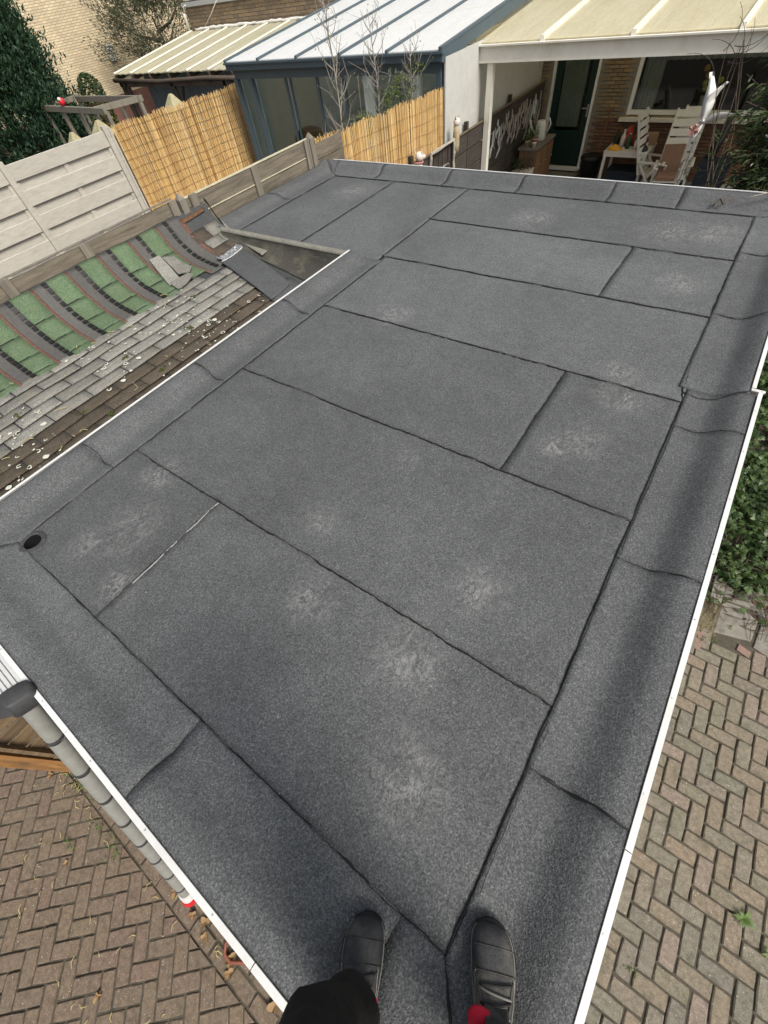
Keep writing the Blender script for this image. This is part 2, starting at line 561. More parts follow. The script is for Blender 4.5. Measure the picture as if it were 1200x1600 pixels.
# white aluminium edge trim
def trim(p, q, out, wf_=.0145):
    p, q, out = Vector(p), Vector(q), Vector(out)
    zt = RZ+.066
    b = MB()
    for o0, wd, z, h in ((0, wf_, zt+.002, .005), (wf_/2+.002, .004, zt-.033, .075)):
        c = out*o0
        b.beam((p.x+c.x, p.y+c.y, z), (q.x+c.x, q.y+c.y, z), wd, h)
    obj('edge_trim', b, M['trim'], garage)
    n = max(2, int((q-p).length/.3))
    for k in range(n):
        t = (k+.5)/n
        s_ = MB()
        s_.tube([(p.x+(q.x-p.x)*t, p.y+(q.y-p.y)*t, zt+.0045), (p.x+(q.x-p.x)*t, p.y+(q.y-p.y)*t, zt+.0062)], .0028, 6)
        obj('trim_screw', s_, M['steel'], garage)
M['steel'] = plain('dull steel', (0.45, 0.45, 0.45), 0.45, 0.15, 30, metal=0.8)
trim((.306, -.32), (.304, .492), (1, 0)); trim((.304, .495), (.302, 2.722), (1, 0))
trim((.322, 2.730), (.262, 2.730), (0, 1))
trim((.268, 2.748), (.262, 5.42), (1, 0))
trim((-2.90, -.306), (-1.426, -.304), (0, -1)); trim((-1.423, -.304), (-.42, -.306), (0, -1)); trim((-.417, -.306), (.288, -.306), (0, -1))
trim((-2.893, -.288), (-2.885, 1.3), (-1, 0), .009); trim((-2.885, 1.303), (-2.878, 3.33), (-1, 0), .009)
trim((-4.75, 5.425), (-2.4, 5.425), (0, 1), .010); trim((-2.397, 5.425), (.245, 5.425), (0, 1), .010)

# roof drain
b = MB()
n = 28
for (r0, z0, r1, z1) in ((.045, .0015, .052, .006), (.052, .006, .062, .006), (.062, .006, .070, .0)):
    vs = []
    for k in range(n):
        a = 2*math.pi*k/n
        wv = 1+.04*math.sin(3*a)
        vs += [(DR[0]+r0*wv*math.cos(a), DR[1]+r0*wv*math.sin(a), RZ+.004+z0), (DR[0]+r1*wv*math.cos(a), DR[1]+r1*wv*math.sin(a), RZ+.004+z1)]
    b.add(vs, [(2*k, 2*k+1, (2*k+3) % (2*n), (2*k+2) % (2*n)) for k in range(n)])
dr = obj('roof_drain', b, M['felt_dark'], garage, True)
M['pvc_black'] = plain('black plastic', (0.012, 0.012, 0.013), 0.35, 0.2, 20)
b = MB()
b.tube([(DR[0], DR[1], RZ+.007), (DR[0], DR[1], RZ-.16)], [.0430, .036], 20, cap=False)
b.tube([(DR[0], DR[1], RZ-.155), (DR[0], DR[1], RZ-.15)], [.038, .037], 20)
obj('outlet_pipe', b, M['pvc_black'], dr, True)

# ------------------------------------------------------------------ herringbone paving of klinker bricks
def inframe(p, mg=0.06):
    q = cam.matrix_world.inverted() @ Vector(p)
    if q.z > -.05: return False
    k = 634.17/(-q.z)
    return abs(q.x*k) < 600*(1+mg) and abs(q.y*k) < 800*(1+mg)
def paver_material(name, cols, moss=(0.05, 0.055, 0.03)):
    m = N(name)
    P = m.pos()
    r = m.rand()
    k = m.ramp(r, [((i+.5)/len(cols), c) for i, c in enumerate(cols)])
    n1 = m.noise(P, 30, 5, .7); n2 = m.noise(P, 9, 4, .6); n3 = m.noise(P, 170, 2, .6)
    k = m.mix(.85, k, m.ramp(n1, [(.3, .62), (.7, 1.35)]), 'MULTIPLY')
    k = m.mix(.8, k, m.ramp(n3, [(.3, .68), (.68, 1.35)]), 'MULTIPLY')
    k = m.mix(m.ramp(n2, [(.54, 0.0), (.78, .55)]), k, moss)
    k = m.mix(m.ramp(m.noise(P, 75, 2, .5), [(.69, 0.0), (.73, .75)]), k, (.44, .42, .37))
    m.col(k); m.rough(.88)
    m.bump(m.math('ADD', n1, m.math('MULTIPLY', n3, .5)), .45, .004)
    return m.m
M['klinker_r'] = paver_material('grey brown klinker', [(.170,.142,.103), (.180,.148,.107), (.158,.138,.105), (.190,.150,.108), (.145,.133,.110), (.176,.150,.114), (.162,.148,.114), (.150,.138,.100), (.165,.145,.104), (.142,.134,.104), (.172,.150,.116), (.190,.152,.122)])
M['klinker_l'] = paver_material('brown klinker', [(.138,.104,.074), (.144,.107,.076), (.130,.100,.073), (.150,.114,.079), (.136,.100,.074), (.128,.099,.071), (.142,.102,.077)], (.04,.036,.022))
def brick_mesh(name, L, W, H, mat, sd_):
    r = random.Random(sd_)
    ch = .0055
    def ring(ins, z, j):
        pts = []
        for (a, b2) in ((-1,-1),(0,-1),(1,-1),(1,0),(1,1),(0,1),(-1,1),(-1,0)):
            x = a*(L/2-ins); y = b2*(W/2-ins)
            if a and b2: x -= a*.003; y -= b2*.003
            pts.append((x+r.uniform(-j, j), y+r.uniform(-j, j), z+r.uniform(-j, j)*.3))
        return pts
    b = MB()
    A = ring(0, -H, .001); B = [(x, y, -ch) for x, y, z in A]; T = ring(ch, 0, .0018)
    b.loft([A, B, T], cap0=False)
    me = bpy.data.meshes.new(name); me.from_pydata(b.v, [], b.f); me.materials.append(mat); me.update()
    return me
def herring(parent, mat, origin, ang, inside, W=.105, joint=.010, cut=None, zt=0.0):
    me = [brick_mesh('brick', 2*W-joint, W-joint, .06, mat, 11+k) for k in range(6)]
    ca, sa = math.cos(ang), math.sin(ang)
    out = []
    for a in range(-70, 71):
        for c in range(-40, 41):
            bx, by = (a+2*c)*W, (a-2*c)*W
            for hv in (0, 1):
                lx, ly = (bx+W, by+W/2) if hv == 0 else (bx+W/2, by+2*W)
                x = origin[0]+lx*ca-ly*sa; y = origin[1]+lx*sa+ly*ca
                if inside(x, y): out.append((x, y, ang+(math.pi/2 if hv else 0)))
    return me, out
def lay(parent, me, out, name='brick', limit=300, zt=0.0):
    cp = Vector(cam.location if cam.location.length > 0 else cam.matrix_world.translation)
    cp = cam.matrix_world.translation
    out = sorted(out, key=lambda q: (not inframe((q[0], q[1], 0), .1), (Vector((q[0], q[1], 0))-cp).length))
    rest = MB()
    for i, (x, y, a) in enumerate(out):
        r = random.Random(int((x*9173+y*5381)*100))
        z = zt+r.uniform(-.004, .004)+noise.noise(Vector((x*2, y*2, 0)))*.006
        rot = (r.uniform(-.018, .018), r.uniform(-.018, .018), a+r.uniform(-.022, .022)+(math.pi if r.random() < .5 else 0))
        loc = (x+r.uniform(-.002, .002), y+r.uniform(-.002, .002), z)
        mm = me[r.randrange(len(me))]
        if i < limit: inst(name, mm, loc, rot, parent)
        else:
            T = Matrix.Translation(loc) @ Matrix.Rotation(rot[2], 4, 'Z')
            rest.add([T @ v.co for v in mm.vertices], [tuple(p.vertices) for p in mm.polygons])
    if rest.v:
        kind(obj('far_bricks', rest, me[0].materials[0], parent), 'stuff')

b = MB()
b.grid(lambda u, v: (.36+u*2.6, -1.2+v*4.9, -.012+noise.noise(Vector((u*30, v*40, 0)))*.003), 40, 60, .04)
pr = kind(obj('side_path', b, M['sand']), 'structure')
me, out = herring(pr, M['klinker_r'], (.37, 0.02), R(1.0), lambda x, y: .50 < x < 2.75 and -.75 < y < (2.82 if x < 1.45 else 2.80))
lay(pr, me, out)
# left yard: three stretcher courses along the wall, then herringbone set at 45 degrees
b = MB()
b.grid(lambda u, v: (-5.6+u*5.4, -3.6+v*3.25, -.012+noise.noise(Vector((u*50, v*30, 4)))*.003), 60, 40, .04)
pl = kind(obj('yard', b, M['sand']), 'structure')
ylim = -1.452
def in_l(x, y): return -4.6 < x < -.2 and -3.25 < y < ylim+.06
me, out = herring(pl, M['klinker_l'], (-2.35, -2.03), R(45), lambda x, y: in_l(x, y))
keep, cutp = [], []
for (x, y, a) in out:
    hl, hw = .1, .0475
    cs = [(x+sx*hl*math.cos(a)-sy*hw*math.sin(a), y+sx*hl*math.sin(a)+sy*hw*math.cos(a)) for sx, sy in ((-1,-1),(1,-1),(1,1),(-1,1))]
    if max(c[1] for c in cs) <= ylim: keep.append((x, y, a))
    else: cutp.append(cs)
# the courses
me_c = me
course = []
for k in range(3):
    yy = -1.395+k*.107
    for i in range(24):
        course.append((-4.6+i*.212+(.1 if k % 2 else 0)+U(-.006, .006), yy+noise.noise(Vector((i*.3, k, 3)))*.006, 0.0))
lay(pl, me, course[::1], limit=70)
lay(pl, me, keep, limit=190)
for cs in cutp:
    poly = []
    for (p, q) in zip(cs, cs[1:]+cs[:1]):
        ip, iq = p[1] <= ylim, q[1] <= ylim
        if ip: poly.append(p)
        if ip != iq:
            t = (ylim-p[1])/(q[1]-p[1]); poly.append((p[0]+(q[0]-p[0])*t, ylim))
    if len(poly) < 3: continue
    ar = abs(sum(p[0]*q[1]-q[0]*p[1] for p, q in zip(poly, poly[1:]+poly[:1])))/2
    if ar < .0012: continue
    cx_ = sum(p[0] for p in poly)/len(poly); cy_ = sum(p[1] for p in poly)/len(poly)
    b = MB()
    z = U(-.004, .004)
    ins = [(cx_+(x-cx_)*.93, cy_+(y-cy_)*.93) for x, y in poly]
    b.loft([[(x, y, -.05) for x, y in poly], [(x, y, z-.005) for x, y in poly], [(x, y, z) for x, y in ins]], cap0=False)
    obj('brick', b, M['klinker_l'], pl)

# concrete slabs and gravel patch by the ivy
M['concrete'] = plain('grey concrete slab', (0.20, 0.185, 0.16), 0.92, 0.22, 16, bump=0.3, dirt=(0.09, 0.085, 0.065))
M['pink'] = plain('pale red concrete', (0.215, 0.145, 0.12), 0.92, 0.25, 40, bump=0.4)
def slab(poly, z=.004, mat='concrete', h=.05):
    b = MB(); cx_ = sum(p[0] for p in poly)/len(poly); cy_ = sum(p[1] for p in poly)/len(poly)
    b.loft([[(x, y, z-h) for x, y in poly], [(x, y, z-.004) for x, y in poly], [(cx_+(x-cx_)*.97, cy_+(y-cy_)*.97, z) for x, y in poly]], cap0=False)
    return obj('paving_slab', b, M[mat], pr)
slab([(1.275,3.24),(1.262,2.87),(1.548,2.945),(1.57,3.18),(1.42,3.26)])
slab([(1.16,3.56),(1.165,3.213),(1.262,3.20),(1.262,3.56)], .012)
slab([(1.575,2.90),(1.85,2.82),(1.95,3.2),(1.60,3.17)], .002)
slab([(1.27,3.27),(1.5,3.28),(1.8,3.22),(1.8,3.6),(1.27,3.6)], -.004)
slab([(1.112,2.82),(1.20,2.81),(1.20,2.62),(1.10,2.63)], .002, 'pink')
slab([(1.47,2.87),(1.57,2.84),(1.56,2.77),(1.46,2.80)], .002, 'pink')
# ------------------------------------------------------------------ neighbour's shed with the sagging shingle roof
SP = [(-5.05, 2.70), (-4.9, 2.645), (-4.81, 2.525), (-4.72, 2.455), (-4.62, 2.402), (-4.45, 2.362), (-4.3, 2.345), (-4.0, 2.322), (-3.7, 2.297), (-3.4, 2.27), (-2.93, 2.228)]
def zs(x):
    if x <= SP[0][0]: return SP[0][1]
    for k in range(len(SP)-1):
        if x <= SP[k+1][0]:
            (x0, z0), (x1, z1) = SP[k], SP[k+1]
            m0 = (SP[k+1][1]-SP[max(0,k-1)][1])/(SP[k+1][0]-SP[max(0,k-1)][0])
            m1 = (SP[min(len(SP)-1,k+2)][1]-SP[k][1])/(SP[min(len(SP)-1,k+2)][0]-SP[k][0])
            t = (x-x0)/(x1-x0); h = x1-x0
            return (2*t**3-3*t*t+1)*z0+(t**3-2*t*t+t)*h*m0+(-2*t**3+3*t*t)*z1+(t**3-t*t)*h*m1
    return SP[-1][1]
XS = [-5.0+k*.01 for k in range(208)]
SA = [0.0]
for k in range(1, len(XS)): SA.append(SA[-1]+math.hypot(.01, zs(XS[k])-zs(XS[k-1])))
def s2x(s):
    return float(np.interp(s, SA, XS))
def x2s(x): return float(np.interp(x, XS, SA))
def wavy(x, y): return noise.noise(Vector((x*2.2, y*2.2, 7)))*.012+noise.noise(Vector((x*9, y*9, 2)))*.003
def drape(b, s0, s1, y0, y1, t0, t1, th=.005, ns=5, ny=2, curl=0.0, skew=0.0):
    """a piece of felt following the sagging roof; t0/t1 lift at its upper and lower edge"""
    def fn(u, v):
        s = s0+(s1-s0)*u
        y = y0+(y1-y0)*v+skew*u
        x = s2x(s)
        e = curl*((u-.5)*2)**4 if curl else 0
        return (x, y, zs(x)+wavy(x, y)+t0+(t1-t0)*u+e*(.5+v))
    b.grid(fn, ns, ny, th)

shed = thing('shed', 'low shed beside the flat roof with sagging roof of green and grey felt shingles', 'shed', (-3.95, 1.4, 0))
b = MB()
for p, q in (((-4.95,-.2),(-2.98,-.2)), ((-3.0,-.2),(-3.0,3.35)), ((-4.93,-.2),(-4.93,3.35))):
    b.beam((*p, 1.1), (*q, 1.1), .04, 2.2)
M['shedwood'] = plain('shed boards', (0.12, 0.09, 0.06), 0.85, 0.4, 8, stretch=(1, 1, 8))
obj('wall', b, M['shedwood'], shed)
b = MB()
b.grid(lambda u, v: (-5.0+u*2.05, -.3+v*3.72, zs(-5.0+u*2.05)+wavy(-5.0+u*2.05, -.3+v*3.72)-.006), 40, 30, .03)
M['oldfelt'] = felt_material('old shed felt', .055, False)
obj('roof_underlay', b, M['oldfelt'], shed)

def shingle_mat(name, c0, c1, c2, sp=300, randv=.2, patina=None):
    m = N(name); P = m.pos()
    v = m.n('TexVoronoi'); v.inputs['Scale'].default_value = sp
    m.l(P, v.inputs['Vector'])
    k = m.ramp(v.outputs['Color'], [(.15, c0), (.5, c1), (.9, c2)])
    a = m.noise(P, 12, 5, .65)
    k = m.mix(.8, k, m.ramp(a, [(.3, .78), (.7, 1.18)]), 'MULTIPLY')
    h = m.n('HueSaturation')
    m.l(m.math('MULTIPLY_ADD', m.rand(), randv*2, 1-randv), h.inputs['Value'])
    m.l(k, h.inputs['Color']); k = h.outputs[0]
    if patina: k = m.mix(m.ramp(m.noise(P, 6, 6, .7), [(.48, 0.0), (.7, .8)]), k, patina)
    m.col(k); m.rough(.93)
    m.bump(v.outputs['Distance'], .5, .002)
    return m.m
M['sh_grey'] = shingle_mat('grey shingle', (.10,.10,.088), (.18,.175,.158), (.31,.305,.275), 260, .2, (.17,.155,.12))
M['sh_brown'] = shingle_mat('mossy brown shingle', (.035,.028,.02), (.075,.060,.045), (.14,.115,.085), 260, .18, (.045,.04,.025))
M['sh_green'] = shingle_mat('green shingle', (.040,.072,.034), (.085,.130,.070), (.17,.225,.145), 320, .10, (.085,.115,.06))
M['headlap'] = plain('shingle headlap felt', (.080,.078,.074), .9, .25, 40, randv=.12, bump=.3)
M['redline'] = plain('faded red marking', (.115,.062,.048), .92, .45, 60)
M['tar'] = plain('tar dots', (.010,.010,.010), .5, .2, 40)

SG = x2s(-4.27)                              # lower end of the green strips
ystr = [1.22+.335*k for k in range(-5, 6)]   # dashed line of each strip
for k, y0 in enumerate(ystr):
    last = y0 > 2.8
    # green tabs: y0 .. y0+.15, dark headlap y0+.15 .. y0+.335
    s_end = SG+U(-.01, .015)
    cuts = [x2s(-4.93)-.005, x2s(-4.93)+U(.22, .27)]
    while cuts[-1] < s_end-.06: cuts.append(min(s_end, cuts[-1]+.222))
    if k == len(ystr)-2: pass
    wg = .190
    for p, q in zip(cuts[:-1], cuts[1:]):
        if last: break
        b = MB(); drape(b, p+.003, q-.003, y0+.004, y0+wg, .012, .012, .004, 5, 3, skew=U(-.002, .002))
        obj('green_tab', b, M['sh_green'], shed, True)
    b = MB()
    ya = y0-(.335-wg) if not last else y0-(.335-wg)
    drape(b, cuts[0]-.002, s_end+(.03 if last else .0), y0-.150, y0+.006, .006, .006, .003, 14, 3)
    obj('headlap', b, M['headlap'], shed, True)
    if last:
        b = MB()
        drape(b, cuts[0], x2s(-4.28), y0, y0+.17, .007, .007, .003, 14, 3)
        obj('headlap', b, M['headlap'], shed, True)
        b = MB(); drape(b, cuts[0]+.05, x2s(-4.3), y0+.13, y0+.185, .0085, .0085, .002, 14, 1)
        obj('red_line', b, M['redline'], shed, True)
    b = MB()
    drape(b, cuts[0], s_end, y0-.150, y0-.118, .0085, .0085, .002, 14, 1)
    obj('red_line', b, M['redline'], shed, True)
    s = cuts[0]+.015
    d = MB()
    while s < s_end-.03:
        ln = .042+U(-.006, .006)
        drape(d, s, s+ln, y0-.036, y0+.006, .017, .017, .003, 2, 1)
        s += .063
    kind(obj('tar_dashes', d, M['tar'], shed), 'stuff')
    # slots between tabs
    sl = MB()
    for c in cuts[1:-1]:
        if last: break
        drape(sl, c-.004, c+.004, y0+.004, y0+U(.10, .15), .0135, .0135, .003, 1, 2)
    if sl.v: kind(obj('tab_slots', sl, M['tar'], shed), 'stuff')

# old grey courses running along the eaves, the lowest two brown with moss
row_h = .135
s = SG-.05
row = 0
while s2x(s) < -2.99:
    brown = s2x(s) > -3.66
    y = -.32+(.165 if row % 2 else 0)+U(-.02, .02)
    while y < 3.32:
        L = .33
        ye = min(y+L-.011, 3.36)
        xm = s2x(s+.06)
        lim = (3.31-(.05+.22*((xm+4.72)/1.83))-.1) if xm > -4.2 else 2.85
        if ye-y > .08 and ye < lim+.1:
            b = MB()
            drape(b, s-.02, s+row_h-.004+U(-.003, .003), y, ye, .003, .017, .007, 3, 4, curl=U(0, .005), skew=U(-.002, .002))
            obj('shingle', b, M['sh_brown' if (brown and U(0,1) < .97) else 'sh_grey'], shed, True)
        y += L
    s += row_h; row += 1
# the same old shingles showing again at the far end by the fence
for r in range(4):
    s0 = x2s(-4.80)+r*row_h
    for c in range(2):
        y = 3.03+c*.2+(r % 2)*.06
        b = MB()
        drape(b, s0-.01, s0+row_h-.005, y, min(3.40, y+.19), .006, .014, .007, 3, 2, curl=.004)
        obj('shingle', b, M['sh_grey' if U(0,1) < .65 else 'sh_brown'], shed, True)
# lichen spots and rings on the courses
M['lichen'] = plain('pale lichen', (.50,.50,.42), .95, .3, 60)
M['moss'] = plain('moss cushion', (.045,.055,.012), .95, .5, 50, bump=.8)
b = MB()
r_ = random.Random(5)
for k in range(420):
    x = r_.uniform(-4.25, -3.1) if r_.random() < .6 else r_.uniform(-3.9, -3.2); y = r_.uniform(-.25, 2.7)
    if noise.noise(Vector((x*1.7, y*1.7, 20))) < -.05: continue
    rad = r_.choice([.004, .005, .007, .009, .014, .020]); ring = rad > .012 and r_.random() < .75
    n = 9; vs = []
    zc = zs(x)+wavy(x, y)+.0215
    gap = r_.randint(4, 9) if ring else n
    ph = r_.uniform(0, 6)
    for i in range(n+1):
        a = ph+2*math.pi*i/n
        q = rad*r_.uniform(.75, 1.2)
        q2 = q*(.62 if ring else .05)
        vs += [(x+q*math.cos(a), y+q*math.sin(a), zc-.012*math.cos(a)*rad*6), (x+q2*math.cos(a), y+q2*math.sin(a), zc+.001)]
    b.add(vs, [(2*i, 2*i+2, 2*i+3, 2*i+1) for i in range(min(gap, n))])
kind(obj('lichen_spots', b, M['lichen'], shed), 'stuff')
b = MB()
for (x, y) in ((-3.83,1.42),(-3.95,.55),(-3.55,.85),(-3.35,.95),(-3.45,1.5),(-3.2,1.95),(-3.7,2.0),(-4.05,2.35),(-3.3,.5)):
    for q in range(7):
        xx, yy = x+r_.gauss(0, .016), y+r_.gauss(0, .016); rr = r_.uniform(.006, .014)
        zc = zs(xx)+wavy(xx, yy)+.016
        rings = [[(xx+rr*c*math.cos(a*math.pi/3), yy+rr*c*math.sin(a*math.pi/3), zc+rr*h) for a in range(6)] for c, h in ((1,0),(.8,.5),(.3,.8))]
        b.loft(rings, cap0=False)
kind(obj('moss_cushions', b, M['moss'], shed, True), 'stuff')
M['straw'] = plain('straw', (.42,.36,.16), .8, .3, 30)
b = MB()
for k in range(34):
    x = r_.uniform(-4.4, -3.2); y = r_.uniform(0, 3.0); a = r_.uniform(0, 6.3); L = r_.uniform(.02, .09)
    pts = [(x+L*t*math.cos(a+t*r_.uniform(-.8,.8)), y+L*t*math.sin(a+t*.6), zs(x)+.024+.004*math.sin(t*3)) for t in (0,.5,1)]
    b.tube(pts, .0022, 4)
kind(obj('dry_stalks', b, M['straw'], shed), 'stuff')
# felt wrapped up at the far end: weathered verge, cove down from the big roof, orange rust streak
M['mossfelt'] = felt_material('greenish weathered felt', .062, False)
mm = M['mossfelt']; 
M['palefelt'] = shingle_mat('pale weathered felt edge', (.11,.108,.088), (.19,.185,.155), (.28,.27,.235), 260, .05)
def cove(u, v):
    x = -4.72+u*1.83
    d = .05+.22*u
    zb = zs(x)+.004; zt = RZ+.012
    t = v
    y = 3.345-d*(t**1.7)
    z = zt+(zb-zt)*(1-(1-t)**1.6)
    return (x, y, z+noise.noise(Vector((x*4, t*3, 5)))*.006)
def cove_mat():
    m = N('greened cove felt'); P = m.pos()
    a = m.noise(P, 5, 5, .65); g = m.noise(P, 160, 2, .6); c = m.noise(m.pos((3, 3, 12)), 2.2, 4, .6)
    k = m.ramp(a, [(.3, (.040,.039,.034)), (.55, (.060,.058,.049)), (.75, (.105,.10,.078))])
    k = m.mix(m.ramp(c, [(.5, 0.0), (.68, .7)]), k, (.115,.108,.08))
    k = m.mix(.7, k, m.ramp(g, [(.3, .6), (.7, 1.4)]), 'MULTIPLY')
    m.col(k); m.rough(.93); m.bump(g, .4, .003)
    return m.m
M['cove'] = cove_mat()
b = MB(); b.grid(cove, 40, 12, .004)
o = obj('roof_upstand', b, M['cove'], garage, True)
if o.data.polygons[5].normal.z < 0: o.data.flip_normals()
b = MB()
def cap(u, v):
    x = -4.80+u*1.92
    y = 3.34+.068*v+noise.noise(Vector((x*5, v, 1)))*.005
    return (x, y, RZ+.020+.006*math.sin(v*math.pi)-(.006 if v == 0 else 0))
b.grid(cap, 40, 4, .010)
obj('capping_strip', b, M['palefelt'], garage, True)
# flap of stiff felt lifted along the shed verge and the black verge edge
b = MB()
def verge(u, v):
    x = -4.93+u*1.02
    y = 3.44-.10*u+.03*v*(1-u)
    return (x, y-.022*v, zs(x)+.03+.016*v+.02*u*(1-u))
b.grid(verge, 22, 2, .012)
obj('verge_edge', b, M['bitumen'], shed, True)
b = MB()
def flap(u, v):
    x = -4.76+u*.78
    wv = .012+.075*u
    return (x, 3.44-.125*u-wv*v, max(zs(x)+.055-.012*v, RZ+.012-.10*u-.02*v))
b.grid(flap, 16, 5, .006)
o = obj('felt_flap', b, M['palefelt'], shed, True)
if o.data.polygons[5].normal.z < 0: o.data.flip_normals()
b = MB()
for (xa, ya, xb, yb, w0) in ((-4.88,3.05,-4.87,3.36,.035),):
    drape(b, x2s(xa), x2s(xa)+w0, ya, yb, .016, .018, .004, 3, 8, curl=.01)
M['rust'] = plain('rusty orange lichen', (.105,.058,.033), .95, .5, 50, bump=.5)
obj('rusty_edging', b, M['rust'], shed, True)

# loose piece of new felt with a crinkled silver strip, lying across the shingles
P0, P1, P2, P3 = (-4.27, 2.925), (-3.34, 2.675), (-3.375, 2.975), (-4.30, 3.245)
def off(u, v, lift=.026):
    x = P0[0]*(1-u)*(1-v)+P1[0]*u*(1-v)+P2[0]*u*v+P3[0]*(1-u)*v
    y = P0[1]*(1-u)*(1-v)+P1[1]*u*(1-v)+P2[1]*u*v+P3[1]*(1-u)*v
    return (x, y, zs(x)+lift+.018*math.sin(u*3.0)*(.4+.6*v)+.012*(v-.5)**2*4)
off_o = thing('felt_offcut', 'loose rectangle of new dark felt with crinkled silver end lying on the shed shingles', 'roofing offcut', (-3.8, 2.95, zs(-3.8)+.02))
b = MB(); b.grid(lambda u, v: off(u, v), 24, 10, .005)
obj('felt_sheet', b, M['felt_loose'], off_o, True)
M['foil'] = N('crinkled silver foil')
_m = M['foil']; _p = _m.pos()
_a = _m.noise(_p, 45, 4, .7, 1.5)
_m.col(_m.ramp(_a, [(.35, (.20,.21,.22)), (.6, (.55,.56,.57)), (.75, (.8,.8,.8))])); _m.metal(.85); _m.rough(.35); _m.bump(_a, .9, .012)
M['foil'] = _m.m
b = MB()
def foil(u, v):
    x, y, z = off(-.115+u*.135, v, .030)
    return (x, y+.02*math.sin(u*2), z+noise.noise(Vector((x*40, y*40, 3)))*.009)
b.grid(foil, 12, 26, .003)
obj('foil_strip', b, M['foil'], off_o)
b = MB(); b.grid(lambda u, v: off(.012+.012*u-.02*math.sin(v*3.1)*0, v, .0335), 1, 14, .002)
obj('white_line', b, M['trim'], off_o)
b = MB()
def uf(u, v): 
    x = -3.50+u*.56; y = 2.70+v*.36-.05*u
    return (x, y, zs(x)+.020)
b.grid(uf, 8, 6, .005)
tag(obj('felt_patch', b, M['felt_loose'], None, True), 'smooth dark felt patch tucked under the loose felt beside the white trim', 'roofing patch')
# broken off shingle pieces lying on the green strips
br = thing('broken_shingle', 'torn cluster of old grey shingles lying on the green shingle strips', 'broken shingles', (-4.5, 2.58, zs(-4.5)+.02))
def chunk(poly, z, tilt):
    b = MB(); n = len(poly)
    ce = (sum(p[0] for p in poly)/n, sum(p[1] for p in poly)/n)
    top = [(x, y, zs(x)+.022+z+tilt*(y-ce[1])) for x, y in poly]
    b.loft([[(x, y, q-.008) for x, y, q in top], top])
    obj('shingle_piece', b, M['sh_grey'], br)
chunk([(-4.76,2.47),(-4.55,2.40),(-4.40,2.36),(-4.42,2.50),(-4.60,2.56),(-4.75,2.58)], .010, .04)
chunk([(-4.72,2.58),(-4.58,2.56),(-4.45,2.52),(-4.40,2.62),(-4.46,2.70),(-4.58,2.69),(-4.68,2.68)], .02, -.06)
chunk([(-4.42,2.38),(-4.26,2.35),(-4.27,2.47),(-4.33,2.60),(-4.40,2.60)], .014, .03)

# ------------------------------------------------------------------ weathered plank fence behind the shed and roof
def wood(name, c, var=.35, axis='y', dirt=(.09,.085,.065), rough=.9, randv=.15):
    st = {'y': (14, 1.2, 14), 'x': (1.2, 14, 14), 'z': (14, 14, 1.2)}[axis]
    return plain(name, c, rough, var, 2.2, stretch=st, randv=randv, bump=.5, dirt=dirt)
M['oldwood'] = wood('grey weathered plank', (.165,.140,.105), .5, 'y', (.065,.055,.04))
M['oldpost'] = wood('grey weathered post', (.18,.16,.13), .3, 'z')
pf = thing('plank_fence', 'weathered grey plank fence with pointed posts beside the shed roof', 'fence', (-4.99, 2.4, 0))
def planks(y0, y1, tops, x=-4.985, bot=2.05):
    for zt, h in tops:
        b = MB(); n = 8; vs = []
        rings = []
        for i in range(n+1):
            y = y0+(y1-y0)*i/n
            dz = noise.noise(Vector((y*3, zt*9, 3)))*.006
            dx = noise.noise(Vector((y*2, zt*5, 8)))*.006
            rings.append([(x-.014+dx, y, zt-h), (x+.014+dx, y, zt-h), (x+.014+dx, y, zt+dz), (x-.014+dx, y, zt+dz)])
        b.loft(rings)
        obj('plank', b, M['oldwood'], pf)
zt_ = 2.775
planks(-.6, 1.28, [(2.79, .135), (2.645, .14), (2.50, .14), (2.35, .14), (2.2, .14)])
planks(1.29, 3.12, [(2.775, .125), (2.64, .14), (2.50, .14), (2.35, .14)])
planks(3.24, 5.22, [(2.745, .15), (2.585, .15), (2.43, .14), (2.28, .14)])
planks(5.32, 5.95, [(2.66, .15), (2.50, .15), (2.34, .15), (2.18, .14)], -5.02)
for (y, h, x) in ((3.19, 2.80, -4.965), (5.27, 2.79, -4.96)):
    b = MB()
    b.loft([[(x-.04, y-.038, 0), (x+.04, y-.038, 0), (x+.04, y+.038, 0), (x-.04, y+.038, 0)], [(x-.04, y-.038, h-.03), (x+.04, y-.038, h-.03), (x+.04, y+.038, h-.03), (x-.04, y+.038, h-.03)], [(x-.003, y-.003, h+.022), (x+.003, y-.003, h+.022), (x+.003, y+.003, h+.022), (x-.003, y+.003, h+.022)]])
    obj('post', b, M['oldpost'], pf)
for (y, z0, z1) in ((3.08, 2.45, 2.79), (4.25, 2.42, 2.75), (1.30, 2.5, 2.80), (2.05, 2.5, 2.785), (5.19, 2.4, 2.76), (3.34, 2.40, 2.77)):
    b = MB(); b.box((-4.955, y, (z0+z1)/2), (.028, .085, z1-z0))
    obj('batten', b, M['oldpost'], pf)
M['palecap'] = plain('pale split wood edge', (.45,.42,.30), .85, .3, 30)
b = MB()
for y0, y1, z in ((3.26, 5.2, 2.592), ):
    n = 60
    for i in range(n):
        ya = y0+(y1-y0)*i/n; yb = y0+(y1-y0)*(i+1)/n
        hh = .006+.007*max(0, noise.noise(Vector((ya*6, 2, 2)))+.3)
        b.box((-4.968, (ya+yb)/2, z), (.012, yb-ya, hh))
kind(obj('split_edge', b, M['palecap'], pf), 'stuff')
b = MB(); b.box((-4.985, 4.25, 2.757), (.034, 2.0, .010)); obj('capping', b, M['palecap'], pf)
b = MB(); b.box((-4.985, 1.3, 2.800), (.034, 3.6, .008)); obj('capping', b, M['oldpost'], pf)

